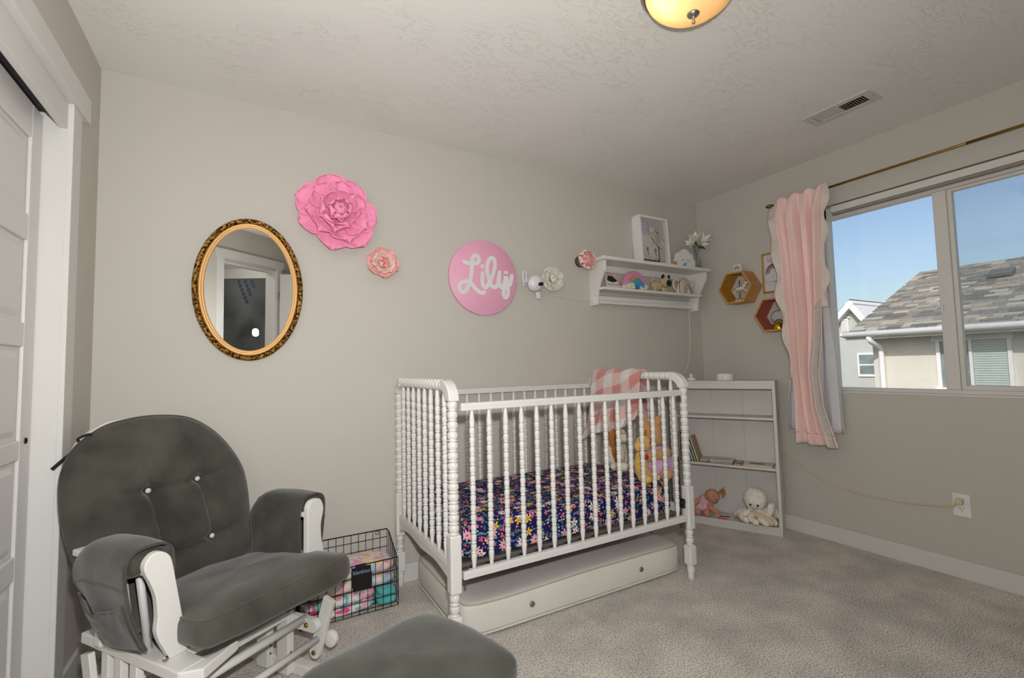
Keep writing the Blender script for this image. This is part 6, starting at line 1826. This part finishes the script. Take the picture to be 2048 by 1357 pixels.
MB().tube(catmull([(-0.038, 0, 0.100), (-0.050, 0, 0.102), (-0.054, 0, 0.088)], 4), 0.005, 8).build('tail', hg, ca)
MB().ell((0, 0, 0.108), (0.016, 0.016, 0.008), 12, 8).build('saddle', mat('teal_saddle', C(90, 150, 160), 0.4), ca)
for (x, s1, s2) in ((0.030, 0.022, 0.006), (0.024, 0.026, -0.004), (-0.026, -0.016, -0.030), (-0.032, -0.010, -0.018)):
    MB().tube(catmull([(x, 0.006 if s1 > 0 else -0.006, 0.088), (x + s1 * 0.7, 0.006, 0.076), (x + s1 + s2 * 0.2, 0.006, 0.060)], 4), [0.006, 0.006, 0.0055, 0.005, 0.005, 0.0045, 0.004, 0.004, 0.0045], 8).build('leg', hw2, ca)
gb_ = empty('snow_globe', 'rainbow snow globe on a gold base in the lower hexagon', 'snow globe', (XR - 0.072, 1.846, zB + 0.001), (0, 0, -PI / 2))
MB().lathe([(0.0, 0.0), (0.042, 0.0), (0.043, 0.003), (0.040, 0.034), (0.034, 0.038), (0.0, 0.038)], 32, cap=False).build('base', mat('bright_gold', C(212, 168, 40), 0.22, metal=1.0), gb_)
m_ = bpy.data.materials.new('globe_glass'); m_.use_nodes = True
p2 = m_.node_tree.nodes['Principled BSDF']; p2.inputs['Transmission Weight'].default_value = 1.0; p2.inputs['Roughness'].default_value = 0.0; p2.inputs['IOR'].default_value = 1.33
tcx = m_.node_tree.nodes.new('ShaderNodeTexNoise'); mrx = m_.node_tree.nodes.new('ShaderNodeMapRange'); mrx.inputs['To Max'].default_value = 0.02; m_.node_tree.links.new(tcx.outputs[0], mrx.inputs['Value']); m_.node_tree.links.new(mrx.outputs[0], p2.inputs['Roughness'])
MB().ell((0, 0, 0.084), (0.048, 0.048, 0.048), 32, 20).build('glass_ball', m_, gb_)
for r_, c in ((0.026, C(60, 90, 150)), (0.022, C(70, 150, 110)), (0.018, C(232, 190, 60)), (0.014, C(226, 120, 50)), (0.010, C(200, 50, 60))):
    MB().tube([(r_ * math.cos(PI * i / 12), 0, 0.046 + r_ * math.sin(PI * i / 12)) for i in range(13)], 0.0024, 6).build('rainbow_arc', mat('globe_rainbow', c, 0.5), gb_)
cu = empty('rainbow_cube', 'small clear block with a rainbow print on the upper hexagon', 'decoration', (XR - 0.090, 2.114, 1.671 + 0.1132), (0, 0, -PI / 2))
MB().box(-0.032, 0.032, -0.014, 0.014, 0, 0.058).build('block', mat('frosted_acrylic', C(214, 214, 214), 0.2), cu, bevel=0.003)
MB().ell((0.0, 0, 0.0605), (0.008, 0.008, 0.003), 10, 6).build('cap', M['plastic'], cu)
for r_, c in ((0.022, C(200, 70, 60)), (0.019, C(226, 140, 60)), (0.016, C(230, 190, 70)), (0.013, C(110, 160, 110)), (0.010, C(90, 140, 180))):
    MB().tube([(r_ * math.cos(PI * i / 12), -0.0142, 0.020 + r_ * math.sin(PI * i / 12)) for i in range(13)], 0.0017, 6).build('rainbow_arc', mat('cube_rainbow', c, 0.5), cu)
MB().box(-0.018, 0.020, -0.0146, -0.014, 0.010, 0.013).build('printed_line', ink, cu)

# ------------------------------------------------------------------ gold framed rainbow print
gf = empty('rainbow_print', 'gold-framed nursery print with a rainbow beside the curtain', 'picture', (XR, 1.872, 1.752), RIGHTROT)
w2_, h2_ = 0.110, 0.142
f = MB()
f.box(-w2_, w2_, -h2_, -h2_ + 0.013, 0, 0.014).box(-w2_, w2_, h2_ - 0.013, h2_, 0, 0.014).box(-w2_, -w2_ + 0.013, -h2_ + 0.013, h2_ - 0.013, 0, 0.014).box(w2_ - 0.013, w2_, -h2_ + 0.013, h2_ - 0.013, 0, 0.014)
f.build('frame', mat('satin_gold_frame', C(206, 164, 92), 0.3, metal=0.85), gf, bevel=0.003)
MB().box(-w2_ + 0.012, w2_ - 0.012, -h2_ + 0.012, h2_ - 0.012, 0, 0.005).build('print_paper', mat('white_art_paper', C(214, 212, 214), 0.7), gf)
lav = mat('lavender_ink', C(150, 132, 160), 0.7); tealk = mat('teal_ink', C(120, 170, 176), 0.7); gink = mat('gold_ink', C(196, 168, 80), 0.6)
for (s_, sz_, x, y, m_2) in (('KIND', 0.036, -0.028, 0.085, lav), ('C', 0.024, -0.034, -0.036, tealk)):
    t_ = link(text_mesh(s_, sz_, 0.0002, m_2), 'printed_words', gf); t_.location = (x, y, 0.0053)
# lines of print too small to read
q = random.Random(12)
for (x0, x1, y, hgt, m_2) in ((-0.082, 0.004, -0.066, 0.016, lav), (-0.074, 0.0, -0.086, 0.006, lav), (-0.030, 0.050, -0.112, 0.011, gink)):
    x = x0
    while x < x1:
        w_ = hgt * (0.35 + 0.3 * q.random())
        MB().box(x, x + w_ * 0.35, y - hgt / 2, y + hgt / 2, 0.005, 0.0054).box(x, x + w_, y + (hgt / 2 if q.random() > 0.5 else 0) - hgt * 0.18, y + (hgt / 2 if q.random() > 0.5 else 0), 0.005, 0.0054).build('printed_mark', m_2, gf)
        x += w_ + hgt * 0.3
for k, (r_, c) in enumerate(((0.050, C(196, 96, 104)), (0.044, C(130, 120, 160)), (0.038, C(110, 130, 150)), (0.031, C(220, 160, 72)), (0.024, C(150, 120, 160)))):
    MB().tube([(-0.034 + r_ * math.cos(PI * i / 16), 0.0 + 0.006 + r_ * 1.05 * math.sin(PI * i / 16), 0.0050) for i in range(17)], [0.0032] * 17, 6).build('printed_arc', mat('print_arc', c, 0.7), gf)
for (x, y) in ((-0.080, 0.000), (-0.068, 0.006), (0.004, 0.004), (0.016, 0.008)):
    MB().ell((x, y, 0.0052), (0.013, 0.009, 0.0007), 12, 6).build('printed_cloud', tealk, gf)
MB().ell((-0.068, 0.110, 0.0053), (0.005, 0.006, 0.0005), 8, 6).build('printed_heart', mat('rose_ink2', C(206, 120, 124), 0.7), gf)
MB().ell((0.032, -0.046, 0.0053), (0.009, 0.012, 0.0005), 10, 6).build('printed_star', mat('amber_ink', C(222, 160, 40), 0.7), gf)

# ------------------------------------------------------------------ curtain rod and curtain
RX, RZ = XR - 0.072, 2.200
rod = empty('curtain_rod', 'slim brass curtain rod with arrow finial above the window', 'curtain rod', (RX, 1.20, RZ))
MB().tube([(0, 0.655, 0), (0, -0.95, 0)], 0.0068, 12).build('rod', M['brass'], rod)
MB().tube([(0, -0.35, 0), (0, -0.95, 0)], 0.0078, 12).build('rod_sleeve', M['brass'], rod)
MB().lathe([(0.0, 0.0), (0.005, 0.0), (0.009, 0.006), (0.006, 0.012), (0.011, 0.022), (0.016, 0.030), (0.010, 0.042), (0.002, 0.056), (0.0, 0.057)], 8, axis='y', cap=False, off=(0, 0.640, 0)).build('finial', mat('bronze_finial', C(124, 104, 72), 0.35, metal=0.9), rod)
for y in (0.60, -0.92):
    MB().tube([(0.0, y, -0.004), (0.05, y, -0.012), (0.071, y, -0.012)], 0.005, 8).box(0.067, 0.0715, y - 0.012, y + 0.012, -0.04, 0.016).build('bracket', M['brass'], rod)
CXB = XR - 0.072
pinkc = mat('blush_cotton', C(250, 216, 209), 0.85, spec=0.15, bump=(220, 0.06), var=(3, 0.04), sheen=0.15)
lace = mat('ivory_ribbed_lace', C(222, 208, 198), 0.9, spec=0.1, var=(40, 0.05))
wht = mat('white_lining', C(214, 214, 216), 0.85, spec=0.15, var=(4, 0.04))
ct = empty('pink_curtain', 'blush pink curtain panel gathered at the left of the window', 'curtain', (CXB, 1.66, 0.60))
def lerp(a, b, t_): return a + (b - a) * t_
def pl(tbl, z):
    tbl = sorted(tbl)
    if z <= tbl[0][0]: return tbl[0][1]
    for (z0, a), (z1, b) in zip(tbl, tbl[1:]):
        if z <= z1: return lerp(a, b, (z - z0) / (z1 - z0))
    return tbl[-1][1]
PLb = [(2.225, 1.800), (2.00, 1.775), (1.67, 1.722), (1.45, 1.696), (1.30, 1.698), (1.13, 1.715), (0.60, 1.732)]
PRb = [(2.225, 1.520), (1.90, 1.535), (1.63, 1.548), (1.30, 1.560), (1.05, 1.590), (0.85, 1.575), (0.60, 1.505)]
def cfn(u, v):
    z = 2.226 - v * 1.620 + 0.006 * math.sin(u * 11) * v + 0.010 * math.sin(u * 20) * (1 - v) ** 8
    yl, yr = pl(PLb, z), pl(PRb, z)
    w_ = u + 0.03 * math.sin(u * 4 * PI + 2 * v)
    y = lerp(yl, yr, u)
    env = 0.6 + 0.4 * v
    fold = 0.030 * math.sin(u * PI * 7.0 + 1.2 * math.sin(v * 2.4) + 0.4) * (0.35 + 0.65 * (1 - 0.45 * v)) + 0.010 * math.sin(u * PI * 15 + 3 * v + 1) * (1 - 0.6 * v)
    fold += 0.016 * math.sin(u * PI * 2.2 + 2 * v)
    tk_ = min(1.0, 0.12 + v * 9)
    x = CXB - 0.016 - (fold + 0.034) * tk_ - 0.085 * math.exp(-((z - 1.45) / 0.33) ** 2) * max(0, 1 - 1.6 * u)
    return (x - CXB, y - 1.66, z - 0.60)
MB().grid(cfn, 90, 80).build('panel', pinkc, ct, solid=0.0025)
def cedge(u, v):
    p = cfn(u, v); return Vector(p)
# lace ruffle on the left edge
def lfn(u, v):
    p = cedge(0.0, 0.003 + v * 0.74)
    z = p.z + 0.6
    wv = 0.052 * (1 if v > 0.03 else 0.4) + 0.012 * math.sin(v * 26) - 0.030 * v * v
    wv = max(0.004, wv * max(0.0, 1 - v ** 5))
    return (p.x + 0.010 * math.sin(v * 30) * u, p.y + u * wv, p.z - 0.04 * u * (1 - v) * (0.6 if v < 0.1 else 0.2))
MB().grid(lfn, 8, 120).build('lace_border', lace, ct, solid=0.002)
def rfn(u, v):
    p = cedge(1.0, 0.002 + v * 0.47)
    wv = 0.034 + 0.013 * math.sin(v * 19) + 0.008 * math.sin(v * 9)
    return (p.x - 0.004 - 0.010 * math.sin(v * 30) * u, p.y - u * wv, p.z)
MB().grid(rfn, 8, 110).build('lace_border', lace, ct, solid=0.002)
def rfl(u, v):
    vv = 0.44 + v * 0.556
    k = min(1.0, v * 5)
    wv = (0.20 + 0.05 * math.sin(v * 21) + 0.02 * math.sin(v * 47)) * k
    q = Vector(cfn(1.0 - (0.02 + wv * u), vv))
    return (q.x - 0.009 - 0.004 * math.sin(PI * u), q.y, q.z)
MB().grid(rfl, 10, 120).build('lace_border', lace, ct, solid=0.002)
rib = MB()
for i in range(52):
    v = 0.06 + 0.93 * i / 51
    rib.tube([Vector(rfl(k / 5, v)) + Vector((-0.0015, 0, 0)) for k in range(6)], 0.0020, 5)
rib.build('lace_ribs', lace, ct)['kind'] = 'stuff'
MB().grid(lambda u, v: tuple(Vector(cfn(u, 0.955 + 0.004 * v)) + Vector((-0.0018, 0, 0))), 80, 1).build('hem_seam', mat('hem_thread', C(222, 168, 160), 0.9), ct, solid=0.001)
ln = empty('white_lining_curtain', 'white lining curtain hanging behind the pink panel', 'curtain', (CXB + 0.028, 1.66, 0.68))
def wfn(u, v):
    z = 2.21 - v * 1.53
    yl = pl([(2.21, 1.79), (1.5, 1.765), (1.14, 1.800), (0.90, 1.838), (0.68, 1.842)], z); yr = pl([(2.21, 1.54), (1.6, 1.535), (1.44, 1.528), (1.1, 1.512), (0.68, 1.497)], z)
    fold = 0.010 * math.sin(u * PI * 9 + v) + 0.004 * math.sin(u * 40 + v * 9)
    return (0.004 + fold - (0.0 if v > 0.02 else 0.0), lerp(yl, yr, u) - 1.66, z - 0.68)
MB().grid(wfn, 60, 50).build('panel', wht, ln, solid=0.002)

# ------------------------------------------------------------------ cords
wc_ = mat('white_cord', C(224, 222, 216), 0.5)
tag(MB().tube(catmull([(1.600, YB - 0.045, 1.628), (1.70, YB - 0.012, 1.606), (1.85, YB - 0.010, 1.590), (2.046, YB - 0.010, 1.576), (2.10, YB - 0.060, 1.577), (2.45, YB - 0.044, 1.578), (2.75, YB - 0.044, 1.584), (2.93, YB - 0.045, 1.592), (2.99, YB - 0.046, 1.588), (2.995, YB - 0.046, 1.52), (2.985, YB - 0.05, 1.30), (2.94, YB - 0.06, 1.12), (2.845, YB - 0.095, 1.055)], 6), 0.0024, 6).build('monitor_cord', wc_), 'thin white cord from the monitor along the shelf rail and down to the bookcase', 'cord')
oc_ = mat('cream_cord', C(212, 196, 158), 0.55)
pc = empty('power_cord', 'cream power cord sagging along the window wall to the outlet', 'cord', (XR, 0.998, 0.385))
MB().tube([Vector(p) - Vector((XR, 0.998, 0.385)) for p in catmull([(XR - 0.006, 1.925, 0.524), (XR - 0.006, 1.86, 0.478), (XR - 0.006, 1.74, 0.405), (XR - 0.006, 1.60, 0.352), (XR - 0.006, 1.45, 0.328), (XR - 0.006, 1.25, 0.330), (XR - 0.008, 1.08, 0.348), (XR - 0.012, 1.03, 0.358), (XR - 0.035, 1.012, 0.392)], 8)], 0.0036, 8).build('cord', oc_, pc)
MB().box(-0.036, -0.006, -0.012, 0.016, -0.006, 0.022).build('plug', oc_, pc, bevel=0.005)
tape = MB().box(2.38, 2.386, YB - 0.001, YB, 1.492, 1.535).box(2.392, 2.400, YB - 0.001, YB, 1.498, 1.520).build('tape_scrap', mat('clear_tape_scrap', C(206, 200, 190), 0.25))
tag(tape, 'scrap of clear tape on the wall below the shelf', 'tape')
